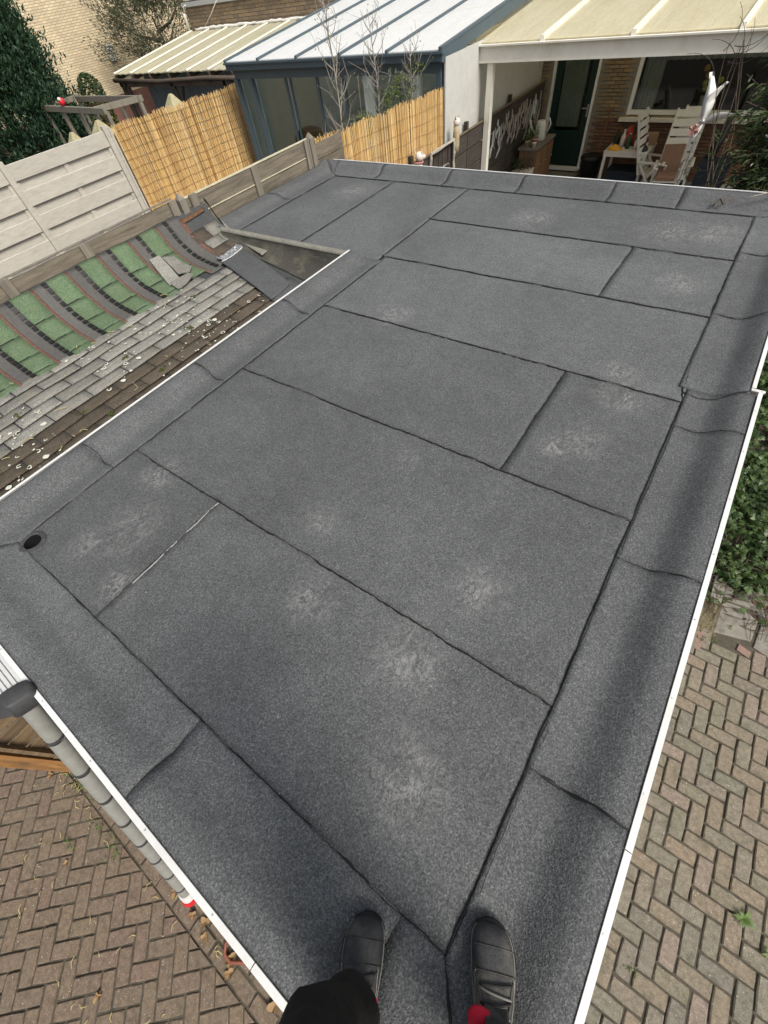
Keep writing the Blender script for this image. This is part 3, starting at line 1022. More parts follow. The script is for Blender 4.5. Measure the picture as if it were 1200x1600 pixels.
# ------------------------------------------------------------------ low old fence and gate post under the near left corner
M['brownwood'] = wood('brown weathered board', (.15,.105,.062), .45, 'y', (.05,.04,.03))
M['orangewood'] = wood('orange brown post', (.24,.125,.05), .4, 'z', (.06,.045,.03))
gf = thing('board_fence', 'old brown board fence with split edges beside the brick yard under the roof corner', 'fence', (-3.05, -.85, 0))
z = .12; k = 0
while z < 1.75:
    h = .135+U(-.015, .02)
    b = MB(); n = 10; rings = []
    tw = U(-.02, .02)
    for i in range(n+1):
        y = -1.30+1.05*i/n
        e = noise.noise(Vector((y*9, z*7, 1)))*.012
        lean = .015*math.sin(k)
        rings.append([(-3.06+lean, y, z+e), (-3.035+lean+tw*.4, y, z+e*.5), (-3.025+lean+tw, y, z+h+e), (-3.05+lean+tw, y, z+h+e*.6)])
    b.loft(rings)
    obj('board', b, M['brownwood'], gf)
    z += h+.012+U(0, .012); k += 1
b = MB(); b.beam((-3.03, -1.345, 0), (-3.03, -1.345, 1.9), .085, .085, (0, 1, 0)); obj('post', b, M['orangewood'], gf)
b = MB(); b.beam((-2.985, -1.25, .05), (-2.985, -1.25, 1.8), .05, .028, (0, 1, 0)); obj('batten', b, M['brownwood'], gf)
b = MB(); b.beam((-3.0, -.40, .05), (-3.0, -.40, 1.8), .06, .05, (0, 1, 0)); obj('batten', b, M['brownwood'], gf)
b = MB(); b.tube([(-3.0, -1.345, 1.0), (-2.97, -1.345, 1.0)], .012, 8); obj('bolt', b, M['steel'], gf)

# ------------------------------------------------------------------ telescopic ladder
M['alu'] = plain('brushed aluminium', (.25,.25,.23), .55, .18, 3, stretch=(6,6,6), metal=.15, bump=.05)
M['alu_white'] = plain('bright ribbed aluminium', (.62,.62,.61), .45, .05, 10, metal=.2, bump=.05)
M['collar'] = plain('dark plastic collar', (.045,.046,.048), .55, .25, 40)
M['red'] = plain('red plastic', (.55,.02,.03), .45, .15, 20)
lad = thing('ladder', 'telescopic aluminium ladder with dark collars leaning on the white roof trim', 'ladder', (-1.65, -1.3, 0))
A = Vector((-1.447, -1.312, .0)); B = Vector((-1.700, -.354, 2.505))
A2 = A+Vector((-.46, 0, 0)); B2 = B+Vector((-.46, 0, 0))
nsec = 9
for (a, t) in ((A, B), (A2, B2)):
    for k in range(nsec):
        f0, f1 = k/nsec, (k+1)/nsec
        rd = .0415-.0010*k
        p, q = a+(t-a)*(f0+.004), a+(t-a)*(f1-.001)
        b = MB(); b.tube([p, q], rd*.98, 24, cap=False)
        obj('rail_section', b, M['alu'], lad, True)
        if k > 0:
            b = MB(); d = (t-a).normalized()
            b.tube([p-d*.006, p-d*.005, p+d*.012, p+d*.013], [rd*1.0, rd*1.07, rd*1.07, rd*1.0], 18)
            obj('collar', b, M['collar'], lad)
    b = MB(); b.tube([a+Vector((0,0,.0)), a+(t-a)*.022], .056, 14)
    obj('foot', b, M['red'], lad)
    b = MB(); b.tube([a+(t-a)*.026, a+(t-a)*.062], .0495, 16)
    obj('warning_label', b, M['trim'], lad)
d = (B-A).normalized()
for k in range(1, nsec+1):
    p, q = A+(B-A)*(k/nsec-.012), A2+(B2-A2)*(k/nsec-.012)
    b = MB()
    if k == nsec: continue
    b.beam(p, q, .055, .03, d)
    obj('rung', b, M['alu_white'], lad)
# top: dark end caps and ribbed top rung
nrm = d.cross(Vector((1, 0, 0))).normalized()
if nrm.z < 0: nrm = -nrm
for t in (B, B2):
    b = MB(); rings = []
    for (h, s_, o_) in ((-.030, .90, 0), (-.024, 1.02, 0), (.018, 1.06, 0), (.046, 1.02, .004), (.054, .88, .006)):
        c = t+d*h+nrm*o_
        rings.append([c+Vector((1,0,0))*(.044*s_*math.copysign(abs(math.cos(a))**.45, math.cos(a)))+nrm*(.050*s_*math.copysign(abs(math.sin(a))**.5, math.sin(a))) for a in [2*math.pi*i/20 for i in range(20)]])
    b.loft(rings)
    obj('end_cap', b, M['collar'], lad, True)
    b = MB()
    c = t+nrm*.045+d*.02
    b.loft([[c+Vector((x, 0, 0))*1+d*h for x, h in ((-.04,-.025),(.04,-.025),(.04,.025),(-.04,.025))], [c+nrm*.05+Vector((x, 0, 0))+d*h for x, h in ((-.018,-.012),(.018,-.012),(.018,.018),(-.018,.018))]])
    obj('hook', b, M['collar'], lad)
b = MB()
for k in range(6):
    o_ = d*(.004+(k-2.5)*.0)+nrm*((k-2.5)*.0165)
    b.beam(B+Vector((-.05,0,0))+o_+d*.008, B2+Vector((.05,0,0))+o_+d*.008, .0125, .034, d)
b.beam(B+Vector((-.05,0,0))+d*.004, B2+Vector((.05,0,0))+d*.004, .098, .028, d)
obj('top_rung', b, M['alu_white'], lad)

# ------------------------------------------------------------------ things lying in the brick yard
M['dryleaf'] = leaf_mat('dry brown leaf', (.17,.095,.045), (.36,.24,.12), .15, .7)
M['hose'] = plain('brown red hose', (.19,.065,.04), .5, .2, 20)
LV0 = [(-1.57,-1.36,.07),(-1.25,-1.33,.075),(-1.19,-1.38,.06),(-.94,-1.35,.09),(-.90,-1.40,.07),(-.53,-1.31,.085),(-1.59,-2.04,.06),(-2.48,-1.8,.05),(-3.38,-1.57,.07),(-3.2,-1.55,.06),(-1.35,-1.36,.06),(-.99,-1.27,.06)]
LL = ['just left of the ladder foot', 'between ladder foot and hose, the larger of two', 'between ladder foot and hose, the smaller lower one', 'inside the bend of the brown hose', 'just below the bend of the brown hose', 'under the trim nearest the black trouser leg', 'alone on the bricks low in the yard', 'small and alone in the middle of the yard', 'by the fence post, the outer one', 'by the fence post, the one nearer the garage', 'touching the right side of the ladder foot', 'between the brown hose and the garage wall']
for i, (x, y, s_) in enumerate([(q[0], q[1], q[2]*.8) for q in LV0]):
    r = random.Random(i)
    b = MB(); a0 = r.uniform(0, 6.3)
    n = 14; top = []
    for k in range(n):
        a = 2*math.pi*k/n
        lob = s_*(.28+.30*abs(math.cos(a*1.5))**2+.08*r.random())*(1.25 if abs(a-math.pi) > 2 else 1)
        top.append((x+lob*math.cos(a+a0), y+lob*math.sin(a+a0), .014+.28*s_*abs(math.sin(a*1.5+i))))
    c = (x, y, .010)
    b.add([c]+top, [(0, k+1, (k+1) % n+1) for k in range(n)])
    b.add([(p[0], p[1], p[2]-.002) for p in [c]+top], [(0, (k+1) % n+1, k+1) for k in range(n)])
    b.tube([(x, y, .010), (x-.7*s_*math.cos(a0), y-.7*s_*math.sin(a0), .02)], .0018, 4)
    tag(obj('dry_leaf', b, M['dryleaf']), 'curled brown dry leaf '+LL[i], 'dry leaf', 'dry leaves on the brick yard')
b = MB()
r = random.Random(3)
for k in range(70):
    if k < 45: x, y = r.uniform(-3.3, -.7), r.uniform(-2.2, -1.35)
    else: x, y = r.gauss(-3.0, .16), r.gauss(-1.48, .05)
    a = r.uniform(0, 6.3); L = r.uniform(.015, .075)
    b.tube([(x, y, .012), (x+L*.5*math.cos(a), y+L*.5*math.sin(a), .016), (x+L*math.cos(a+.4), y+L*math.sin(a+.4), .012)], [.002, .003, .0012], 4)
kind(obj('straw_litter', b, M['straw']), 'stuff')
b = MB()
b.tube([(-1.03, -1.24, .02), (-1.03, -1.31, .03), (-.99, -1.35, .03), (-.93, -1.35, .028), (-.86, -1.30, .025), (-.80, -1.22, .02), (-.78, -1.0, .02), (-.95, -.8, .02)], .012, 10)
tag(obj('garden_hose', b, M['hose'], None, True), 'short loop of brown red hose lying against the garage foot', 'hose')
M['weed'] = leaf_mat('weed leaf', (.075,.12,.03), (.16,.24,.07), .3)
cs, ds, sz = [], [], []
for (x, y, n, sp_) in ((-2.93,-1.43,50,.07),(-3.12,-1.43,40,.06),(-2.52,-1.50,26,.05),(-2.19,-1.50,40,.06),(-2.56,-1.73,20,.035),(-2.35,-1.47,30,.05),(-2.75,-1.40,26,.05)):
    for k in range(n):
        cs.append((x+r.gauss(0, sp_), y+r.gauss(0, sp_*.45), .015+abs(r.gauss(0, .012)))); ds.append((0,0,.6)); sz.append(r.uniform(.012, .035))
kind(obj('joint_weeds', leaves(cs, sz, .3, 2.6, 5, dirs=ds), M['weed']), 'stuff')
def rosette(x, y, R_, n, sd_, label):
    b = MB(); r = random.Random(sd_)
    for k in range(n):
        a = 2*math.pi*k/n+r.uniform(-.2, .2); L = R_*r.uniform(.7, 1.1); wd = L*.13
        ca, sa = math.cos(a), math.sin(a); up = r.uniform(.15, .5)
        P_ = [(0, .008, .3), (.35, .02+up*.3*L, 1), (.7, .02+up*.42*L, .9), (1, .015+up*.25*L, .05)]
        vs = []
        for t, z, w_ in P_:
            for sg in (-1, 1): vs.append((x+ca*L*t-sa*wd*w_*sg, y+sa*L*t+ca*wd*w_*sg, z))
        b.add(vs, [(0,1,3,2),(2,3,5,4),(4,5,7,6)])
    return tag(obj('weed', b, M['weed'], None, True), label, 'weed')
rosette(1.813, .891, .068, 13, 1, 'light green weed rosette growing between the path bricks')
rosette(1.97, .80, .05, 9, 2, 'small half hidden weed at the path edge past the green rosette')
cs, sz = [], []
for (x, y) in ((1.30,.22),(1.05,.17),(1.2,2.75),(1.28,2.78),(1.38,3.0)):
    for k in range(14): cs.append((x+r.gauss(0,.02), y+r.gauss(0,.02), .012)); sz.append(r.uniform(.01,.03))
kind(obj('path_moss', leaves(cs, sz, .3, 2.2, 8), M['weed']), 'stuff')
# ------------------------------------------------------------------ houses at the far end of the gardens
M['mortar'] = plain('pale mortar', (.24,.22,.185), .95, .2, 40)
M['brick_y'] = plain('yellow brown wall brick', (.25,.185,.11), .9, .25, 30, randv=.22, bump=.3)
M['brick_r'] = plain('red brown wall brick', (.17,.095,.060), .9, .25, 30, randv=.22, bump=.3)
M['white'] = plain('white window frame', (.72,.71,.66), .45, .05, 6, bump=.03)
M['cream'] = plain('cream aluminium', (.74,.71,.62), .45, .06, 5, bump=.03, dirt=(.62,.58,.47))
M['dgreen'] = plain('dark green door paint', (.012,.030,.024), .35, .15, 10, bump=.03)
M['glass'] = glass_mat('window glass', (.75,.80,.78), .06)
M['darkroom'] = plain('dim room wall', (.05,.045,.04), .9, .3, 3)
M['curtain'] = plain('net curtain', (.42,.41,.36), .9, .2, 12, stretch=(6,6,.6))
M['rooftile'] = plain('dark roof tile', (.06,.045,.04), .8, .3, 8)
M['terrace'] = plain('terrace tiles', (.14,.13,.12), .9, .25, 4)

b = MB(); b.grid(lambda u, v: (-5.0+u*5.6, 5.45+v*8.6, .02), 8, 12, .06)
kind(obj('terrace', b, M['terrace']), 'structure')

def brick_box(name, mat, L=.208, H=.051, D=.03):
    b = MB(); c = .003
    x, z = L/2, H/2
    b.loft([[(-x,0,-z),(x,0,-z),(x,0,z),(-x,0,z)], [(-x,-D+c,-z),(x,-D+c,-z),(x,-D+c,z),(-x,-D+c,z)], [(-x+c,-D,-z+c),(x-c,-D,-z+c),(x-c,-D,z-c),(-x+c,-D,z-c)]], cap0=False)
    me = bpy.data.meshes.new(name); me.from_pydata(b.v, [], b.f); me.materials.append(mat); me.update()
    return me
def wall_with_holes(parent, x0, x1, z0, z1, y, holes, mat, th=.25, name='wall'):
    xs = sorted({x0, x1, *[h[0] for h in holes], *[h[1] for h in holes]}); zz = sorted({z0, z1, *[h[2] for h in holes], *[h[3] for h in holes]})
    b = MB()
    for xa, xb in zip(xs[:-1], xs[1:]):
        for za, zb in zip(zz[:-1], zz[1:]):
            cx_, cz_ = (xa+xb)/2, (za+zb)/2
            if any(h[0] < cx_ < h[1] and h[2] < cz_ < h[3] for h in holes): continue
            b.box((cx_, y+th/2, cz_), (xb-xa, th, zb-za))
    return obj(name, b, mat, parent)
house = thing('terraced_house', 'brown brick house with dark green glazed door and wide white window under the veranda', 'house', (-2.0, 14.2, 0))
DOOR = (-5.08, -3.98, .10, 2.30); WIN = (-3.19, .9, 1.15, 2.32)
hw = wall_with_holes(house, -5.7, 2.5, 0, 5.6, 14.02, [DOOR, WIN], M['mortar'])
mr, my = brick_box('brick', M['brick_r']), brick_box('brick', M['brick_y'])
cand = []
row = 0; z = .05
while z < 2.75:
    x = -5.68+(.11 if row % 2 else 0)
    while x < .6:
        if not any(h[0]-.09 < x < h[1]+.09 and h[2]-.02 < z < h[3]+.02 for h in (DOOR, WIN)):
            cand.append((x, z))
        x += .22
    z += .0625; row += 1
cpos = cam.matrix_world.translation
def vis_brick(q):
    x, z = q
    hidden = not inframe((x, 14, z), 0) or x > -.9 or z < .35 or z > 2.25
    return (hidden, (Vector((x, 14, z))-cpos).length)
cand.sort(key=vis_brick)
rest_r, rest_y = MB(), MB()
for i, (x, z) in enumerate(cand):
    low = z < 1.10
    loc = (x+U(-.002, .002), 14.014+U(-.003, .003), z)
    if i < 298: inst('brick', mr if low else my, loc, (0, 0, 0), hw)
    else:
        t = rest_r if low else rest_y
        t.add([Vector(loc)+v.co for v in (mr if low else my).vertices], [tuple(p.vertices) for p in mr.polygons])
kind(obj('further_bricks', rest_r, M['brick_r'], hw), 'stuff'); kind(obj('further_bricks', rest_y, M['brick_y'], hw), 'stuff')
b = MB()
b.loft([[(-5.7,13.6,5.5),(2.5,13.6,5.5),(2.5,18.5,8.6),(-5.7,18.5,8.6)], [(-5.7,13.6,5.65),(2.5,13.6,5.65),(2.5,18.5,8.75),(-5.7,18.5,8.75)]])
obj('roof', b, M['rooftile'], house)
# rooms behind the openings
b = MB()
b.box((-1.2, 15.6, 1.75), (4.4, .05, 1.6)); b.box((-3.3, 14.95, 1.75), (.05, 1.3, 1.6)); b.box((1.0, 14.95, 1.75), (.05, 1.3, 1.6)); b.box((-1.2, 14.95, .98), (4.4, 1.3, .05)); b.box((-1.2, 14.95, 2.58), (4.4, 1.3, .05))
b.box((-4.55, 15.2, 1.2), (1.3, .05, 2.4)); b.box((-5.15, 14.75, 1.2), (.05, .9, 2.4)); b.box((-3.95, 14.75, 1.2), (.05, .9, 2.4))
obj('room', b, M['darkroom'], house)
# door
dr_ = MB()
fx0, fx1 = -5.07, -3.99
for (p, q, w_) in (((fx0+.03, 14.06, .12), (fx0+.03, 14.06, 2.28), .06), ((fx1-.03, 14.06, .12), (fx1-.03, 14.06, 2.28), .06), ((fx0, 14.06, 2.25), (fx1, 14.06, 2.25), .06)):
    dr_.beam(p, q, w_, .09, (0, 1, 0))
obj('door_frame', dr_, M['white'], house)
dleaf = MB()
for (p, q, w_) in (((-4.93, 14.09, .17), (-4.93, 14.09, 2.22), .15), ((-4.13, 14.09, .17), (-4.13, 14.09, 2.22), .15)):
    dleaf.beam(p, q, w_, .05, (0, 1, 0))
dleaf.box((-4.53, 14.09, .50), (.66, .05, .66)); dleaf.box((-4.53, 14.09, 2.16), (.66, .05, .12))
door = obj('door', dleaf, M['dgreen'], house)
b = MB(); b.box((-4.53, 14.095, 1.465), (.66, .008, 1.28)); obj('door_pane', b, M['glass'], door)
b = MB(); b.grid(lambda u, v: (-4.85+u*.55+.1*(1-v)*0, 14.17+.022*math.sin(u*60), .88+v*1.22), 60, 2); obj('door_curtain', b, M['curtain'], house, True)
b = MB(); b.box((-4.10, 14.058, 1.20), (.035, .012, .22)); b.tube([(-4.10, 14.06, 1.25), (-4.10, 14.0, 1.25), (-4.22, 14.0, 1.25)], .011, 8); obj('handle', b, M['steel'], door)
b = MB(); b.box((-4.53, 13.97, .115), (1.12, .16, .05)); obj('threshold', b, M['white'], house)
b = MB(); b.box((-4.50, 13.55, .05), (1.15, .55, .06)); obj('doorstep', b, M['concrete'], house)
# window
wf = MB()
x0, x1, z0, z1 = WIN
for (p, q) in (((x0+.035, 14.05, z0), (x0+.035, 14.05, z1)), ((x1-.035, 14.05, z0), (x1-.035, 14.05, z1)), ((x0+.07, 14.05, z0+.04), (x1-.07, 14.05, z0+.04)), ((x0+.07, 14.05, z1-.04), (x1-.07, 14.05, z1-.04))):
    wf.beam(p, q, .07, .10, (0, 1, 0))
win = obj('window_frame', wf, M['white'], house)
b = MB(); b.box((-1.145, 14.07, 1.735), (3.95, .008, 1.03)); obj('window_pane', b, M['glass'], win)
b = MB(); b.box((-1.145, 13.955, 1.085), (4.3, .14, .06)); obj('window_sill', b, M['cream'], house)
b = MB(); b.grid(lambda u, v: (-3.1+u*3.9, 14.28+.03*math.sin(u*170), 1.95+v*.35), 200, 2); obj('net_curtain', b, M['curtain'], house, True)
b = MB(); b.grid(lambda u, v: (-3.1+u*.40, 14.25+.03*math.sin(u*30), 1.2+v*1.05), 40, 2); obj('side_curtain', b, M['curtain'], house, True)
M['orange'] = plain('orange petals', (.62,.30,.03), .7, .3, 30)
M['yellow'] = plain('yellow petals', (.60,.47,.10), .7, .3, 30)

# cream veranda
ver = thing('cream_veranda', 'cream aluminium veranda with dirty translucent roof panels in front of brick house', 'veranda', (-2.6, 12.2, 0))
def poly_mat(name, c, c2, tr, spec=.3, rough=.4):
    m = N(name)
    P = m.pos((2.2, .35, 1)); P2 = m.pos((14, 1.2, 1))
    a = m.noise(P, 2.2, 6, .7); e = m.noise(P2, 3, 5, .7); f = m.noise(m.pos(), 18, 5, .7)
    k = m.mix(m.ramp(a, [(.40, 0.0), (.70, .8)]), c, c2)
    k = m.mix(m.ramp(e, [(.54, 0.0), (.75, .6)]), k, tuple(q*.60 for q in c2))
    k = m.mix(.5, k, m.ramp(f, [(.3, .82), (.7, 1.12)]), 'MULTIPLY')
    m.col(k); m.rough(rough); m.b.inputs['Specular IOR Level'].default_value = spec
    t = m.n('BsdfTranslucent'); m.l(k, t.inputs['Color'])
    x = m.n('MixShader'); x.inputs[0].default_value = tr
    m.l(m.b.outputs[0], x.inputs[1]); m.l(t.outputs[0], x.inputs[2])
    m.l(x.outputs[0], m.t.nodes['Material Output'].inputs['Surface'])
    return m.m
M['polyc'] = poly_mat('cream polycarbonate', (.78,.73,.52), (.66,.59,.38), .36)
def vz(y): return 2.79+(y-10.66)*.098
b = MB(); b.box((-2.0, 10.70, 2.665), (7.35, .12, .21)); b.box((-2.0, 10.62, 2.775), (7.35, .10, .02)); b.box((-2.0, 10.625, 2.565), (7.35, .015, .03)); obj('gutter_beam', b, M['cream'], ver)
RX = [-5.645, -4.16, -2.67, -1.19, .30, 1.66]
for x in RX:
    b = MB(); b.beam((x, 10.66, vz(10.66)+.035), (x, 13.98, vz(13.98)+.035), .065, .05); b.beam((x, 10.70, vz(10.70)-.03), (x, 13.98, vz(13.98)-.03), .05, .07)
    b.box((x, 10.655, 2.80), (.075, .02, .06))
    obj('rafter', b, M['cream'], ver)
for xa, xb in zip(RX[:-1], RX[1:]):
    b = MB(); b.grid(lambda u, v: (xa+.03+(xb-xa-.06)*u, 10.68+3.30*v, vz(10.68+3.30*v)+.012), 4, 8, .016)
    obj('roof_panel', b, M['polyc'], ver)
for x, wd in ((-5.11, .115), (-.22, .15)):
    b = MB(); b.box((x, 10.72, 1.28), (wd, .11, 2.56)); obj('post', b, M['cream'], ver)
b = MB()
b.box((-5.45, 12.3, 2.36), (.02, 3.2, 1.12)); obj('side_panel', b, M['polyc'], ver)
b = MB()
for p, q in (((-5.44, 10.66, 1.78), (-5.44, 13.95, 1.78)), ((-5.44, 10.66, 1.81), (-5.44, 10.66, 2.56)), ((-5.44, 13.92, 1.81), (-5.44, 13.92, 3.0))): b.beam(p, q, .06, .05)
obj('side_frame', b, M['white'], ver)
b = MB(); b.box((-2.0, 13.96, 3.10), (7.3, .06, .16)); obj('wall_rail', b, M['cream'], ver)

# neighbour's blue grey glass veranda
M['anthra'] = plain('blue grey aluminium', (.070,.098,.115), .42, .08, 6, bump=.03)
M['opal'] = poly_mat('opal glass roof', (.90,.90,.87), (.84,.85,.83), .28, .25, .3)
M['screen'] = plain('grey inner screen', (.46,.48,.47), .8, .08, 3)
M['whitewall'] = plain('pale rendered side wall', (.45,.45,.42), .9, .08, 6, dirt=(.38,.37,.34))
M['palepost'] = plain('pale green grey post', (.42,.47,.42), .7, .08, 5)
M['garden'] = M['terrace']
con = thing('glass_veranda', 'blue grey aluminium garden room with opal roof panels and glass sliding front', 'veranda', (-8.1, 11.6, 0))
def cz(y): return 2.925+(y-9.25)*.0925
b = MB(); b.box((-8.11, 9.30, 2.855), (5.56, .13, .125)); b.box((-8.11, 9.25, 2.90), (5.60, .10, .03)); obj('gutter', b, M['anthra'], con)
b = MB(); b.box((-8.11, 9.40, 2.715), (5.40, .10, .155)); obj('front_beam', b, M['anthra'], con)
CX = [-10.87, -9.82, -8.70, -7.57, -6.47, -5.37]
for x in CX:
    b = MB(); b.beam((x, 9.24, cz(9.24)+.022), (x, 13.98, cz(13.98)+.022), .045 if x != CX[-1] else .07, .035); b.box((x, 9.235, 2.935), (.05, .025, .05))
    obj('rafter', b, M['anthra'], con)
for xa, xb in zip(CX[:-1], CX[1:]):
    for (ya, yb) in ((9.26, 11.6), (11.61, 13.95)):
        b = MB(); b.grid(lambda u, v: (xa+.02+(xb-xa-.04)*u, ya+(yb-ya)*v, cz(ya+(yb-ya)*v)+.004), 3, 4, .012)
        obj('roof_panel', b, M['opal'], con)
for x in (-5.355, -10.885):
    b = MB(); b.beam((x, 9.25, cz(9.25)-.075), (x, 13.98, cz(13.98)-.075), .05, .15); obj('side_beam', b, M['anthra'], con)
for x in (-10.80, -10.32, -5.46):
    b = MB(); b.box((x, 9.38, 1.33), (.11, .11, 2.66)); obj('post', b, M['anthra'], con)
for x, w_ in ((-9.33, .05), (-9.20, .03), (-8.43, .06), (-7.72, .06)):
    b = MB(); b.box((x, 9.46, 1.33), (w_, .04, 2.60)); obj('door_stile', b, M['anthra'], con)
for x, w_ in ((-7.08, .22), (-5.95, .15)):
    b = MB(); b.box((x, 9.42, 1.33), (w_, .06, 2.62)); obj('pale_post', b, M['palepost'], con)
M['glass2'] = glass_mat('greenish veranda glass', (.74,.80,.77), .015)
for xa, xb in ((-10.74,-10.38),(-10.26,-9.36),(-9.18,-8.46),(-8.40,-7.75),(-7.69,-7.2),(-6.96,-6.03),(-5.87,-5.53)):
    b = MB(); b.box(((xa+xb)/2, 9.47, 1.33), (xb-xa, .010, 2.58)); obj('glass_pane', b, M['glass2'], con)
b = MB(); b.box((-10.86, 11.7, 1.36), (.012, 4.4, 2.62)); obj('side_screen', b, M['screen'], con)
b = MB(); b.box((-5.34, 11.66, 1.45), (.03, 4.62, 2.76)); obj('side_wall', b, M['whitewall'], con)
b = MB(); b.box((-8.1, 13.97, 1.6), (5.5, .04, 3.2)); obj('back_wall', b, M['screen'], con)
for x in (-9.4, -7.9, -6.7):
    b = MB(); b.box((x, 13.93, 1.5), (.05, .03, 2.9)); obj('wall_post', b, M['anthra'], con)
b = MB(); b.box((-8.1, 11.65, .06), (5.5, 4.6, .05)); obj('floor', b, M['terrace'], con)
# grill inside
M['black'] = plain('black enamel', (.012,.012,.013), .3, .2, 10, bump=.03)
gr = thing('gas_barbecue', 'black lidded barbecue standing behind the glass front of the garden room', 'barbecue', (-9.85, 10.5, .08))
b = MB()
rings = []
for t in range(9):
    x = -10.30+.9*t/8; e = .75+.25*math.sin(math.pi*t/8)
    rings.append([(x, 10.5+.30*e*math.cos(a), 1.20+.42*e*math.sin(a)) for a in [math.pi*k/8 for k in range(9)]]+[(x, 10.2, 1.12)][:0])
b.loft(rings); obj('lid', b, M['black'], gr, True)
b = MB(); b.box((-9.85, 10.5, 1.12), (.92, .58, .18)); obj('firebox', b, M['black'], gr)
for x in (-10.5, -9.2):
    b = MB(); b.box((x, 10.5, 1.17), (.38, .5, .04)); obj('side_shelf', b, M['black'], gr)
for x in (-10.25, -9.45):
    for y in (10.28, 10.72):
        b = MB(); b.box((x, y, .56), (.05, .05, .96)); obj('leg', b, M['black'], gr)
b = MB(); b.tube([(-10.1, 10.19, 1.30), (-9.6, 10.19, 1.30)], .014, 8); obj('handle', b, M['steel'], gr)
for k in range(3):
    b = MB(); b.tube([(-10.1+k*.25, 10.21, 1.14), (-10.1+k*.25, 10.18, 1.14)], .025, 10); obj('knob', b, M['steel'], gr)

# ------------------------------------------------------------------ fences between the gardens
def reed_mat():
    m = N('split reed'); P = m.pos()
    g = m.n('NewGeometry')
    k = m.ramp(g.outputs['Random Per Island'], [(0, (.33,.18,.06)), (.3, (.51,.31,.115)), (.6, (.62,.41,.165)), (1, (.74,.56,.29))])
    a = m.noise(m.pos((6, 6, 1.3)), 3, 4, .6)
    k = m.mix(.7, k, m.ramp(a, [(.3, .70), (.7, 1.2)]), 'MULTIPLY')
    m.col(k); m.rough(.7)
    return m.m
M['reed'] = reed_mat()
M['wire'] = plain('rusty wire', (.20,.115,.055), .7, .3, 20)
def reed_fence(label, x, y0, y1, z0, zta, ztb, pitch, rad, seed):
    r = random.Random(seed)
    t = thing('reed_fence', label, 'reed fence', (x, (y0+y1)/2, 0))
    b = MB()
    n = int((y1-y0)/pitch)
    for k in range(n):
        f = k/n
        y = y0+(y1-y0)*f+r.uniform(-.3, .3)*pitch
        zt = zta+(ztb-zta)*f+r.uniform(-.035, .02)+.012*math.sin(f*23)
        xo = x+r.uniform(-.006, .006)+.012*math.sin(f*31)
        rr = rad*r.uniform(.7, 1.2)
        ln = r.uniform(-.015, .015)
        zm = z0+(zt-z0)*r.uniform(.3, .7)
        b.tube([(xo, y, z0), (xo+r.uniform(-.004, .004), y+ln*.5+r.uniform(-.004,.004), zm), (xo, y+ln, zt)], [rr, rr, rr*.8], 5)
    kind(obj('reed_stalks', b, M['reed'], t), 'stuff')
    z = z0+.08
    while z < min(zta, ztb)-.04:
        b = MB(); pts = []
        nn = int((y1-y0)/.12)
        for i in range(nn+1):
            y = y0+(y1-y0)*i/nn
            pts.append((x+rad+.008+.012*math.sin((y-y0)/(y1-y0)*31), y, z+(ztb-zta)*i/nn+.016*noise.noise(Vector((y*2.2, z*3, x)))+.006*math.sin(y*9+z*7)))
        b.tube(pts, .0018+.001*(x < -8), 4)
        obj('wire', b, M['wire'], t)
        z += .155
    for y in (y0+.05, (y0+y1)/2, y1-.05):
        b = MB(); b.box((x-.06, y, (min(zta, ztb)-.1)/2), (.06, .06, min(zta, ztb)-.1)); obj('post', b, M['oldpost'], t)
    return t
reed_fence('tall golden reed screen between grey panel fence and glass garden room', -11.32, 6.24, 9.95, .5, 2.53, 2.50, .012, .0075, 1)
reed_fence('golden reed screen behind the dark fence, ending at the pale side wall', -5.31, 5.68, 9.27, .5, 2.62, 2.48, .0105, .0065, 2)

M['greyfence'] = plain('pale grey fence board', (.42,.395,.345), .85, .14, 5, stretch=(1,1.2,6), randv=.06, bump=.15, dirt=(.33,.31,.27))
pf2 = thing('panel_fence', 'pale grey fence of wide horizontal boards beside the tall reed screen', 'fence', (-11.4, 3.0, 0))
ys = [-.55, 1.70, 3.92, 6.10]
for y in ys:
    b = MB(); b.box((-11.38, y, 1.28), (.10, .10, 2.56)); obj('post', b, M['greyfence'], pf2)
b = MB(); b.box((-11.37, 6.19, 1.26), (.05, .05, 2.5)); obj('post', b, M['greyfence'], pf2)
for ya, yb in zip(ys[:-1], ys[1:]):
    z = 2.50
    while z > .4:
        b = MB(); b.box((-11.38, (ya+yb)/2, z-.12), (.035, yb-ya-.11, .235), ch=.006); obj('board', b, M['greyfence'], pf2)
        b = MB(); b.box((-11.425, (ya+yb)/2, z-.33), (.025, yb-ya-.11, .20)); obj('board', b, M['greyfence'], pf2)
        for q in (.03, .5, .97):
            b = MB(); b.box((-11.403, ya+(yb-ya)*q, z-.31), (.03, .085, .16)); obj('batten', b, M['greyfence'], pf2)
        z -= .385

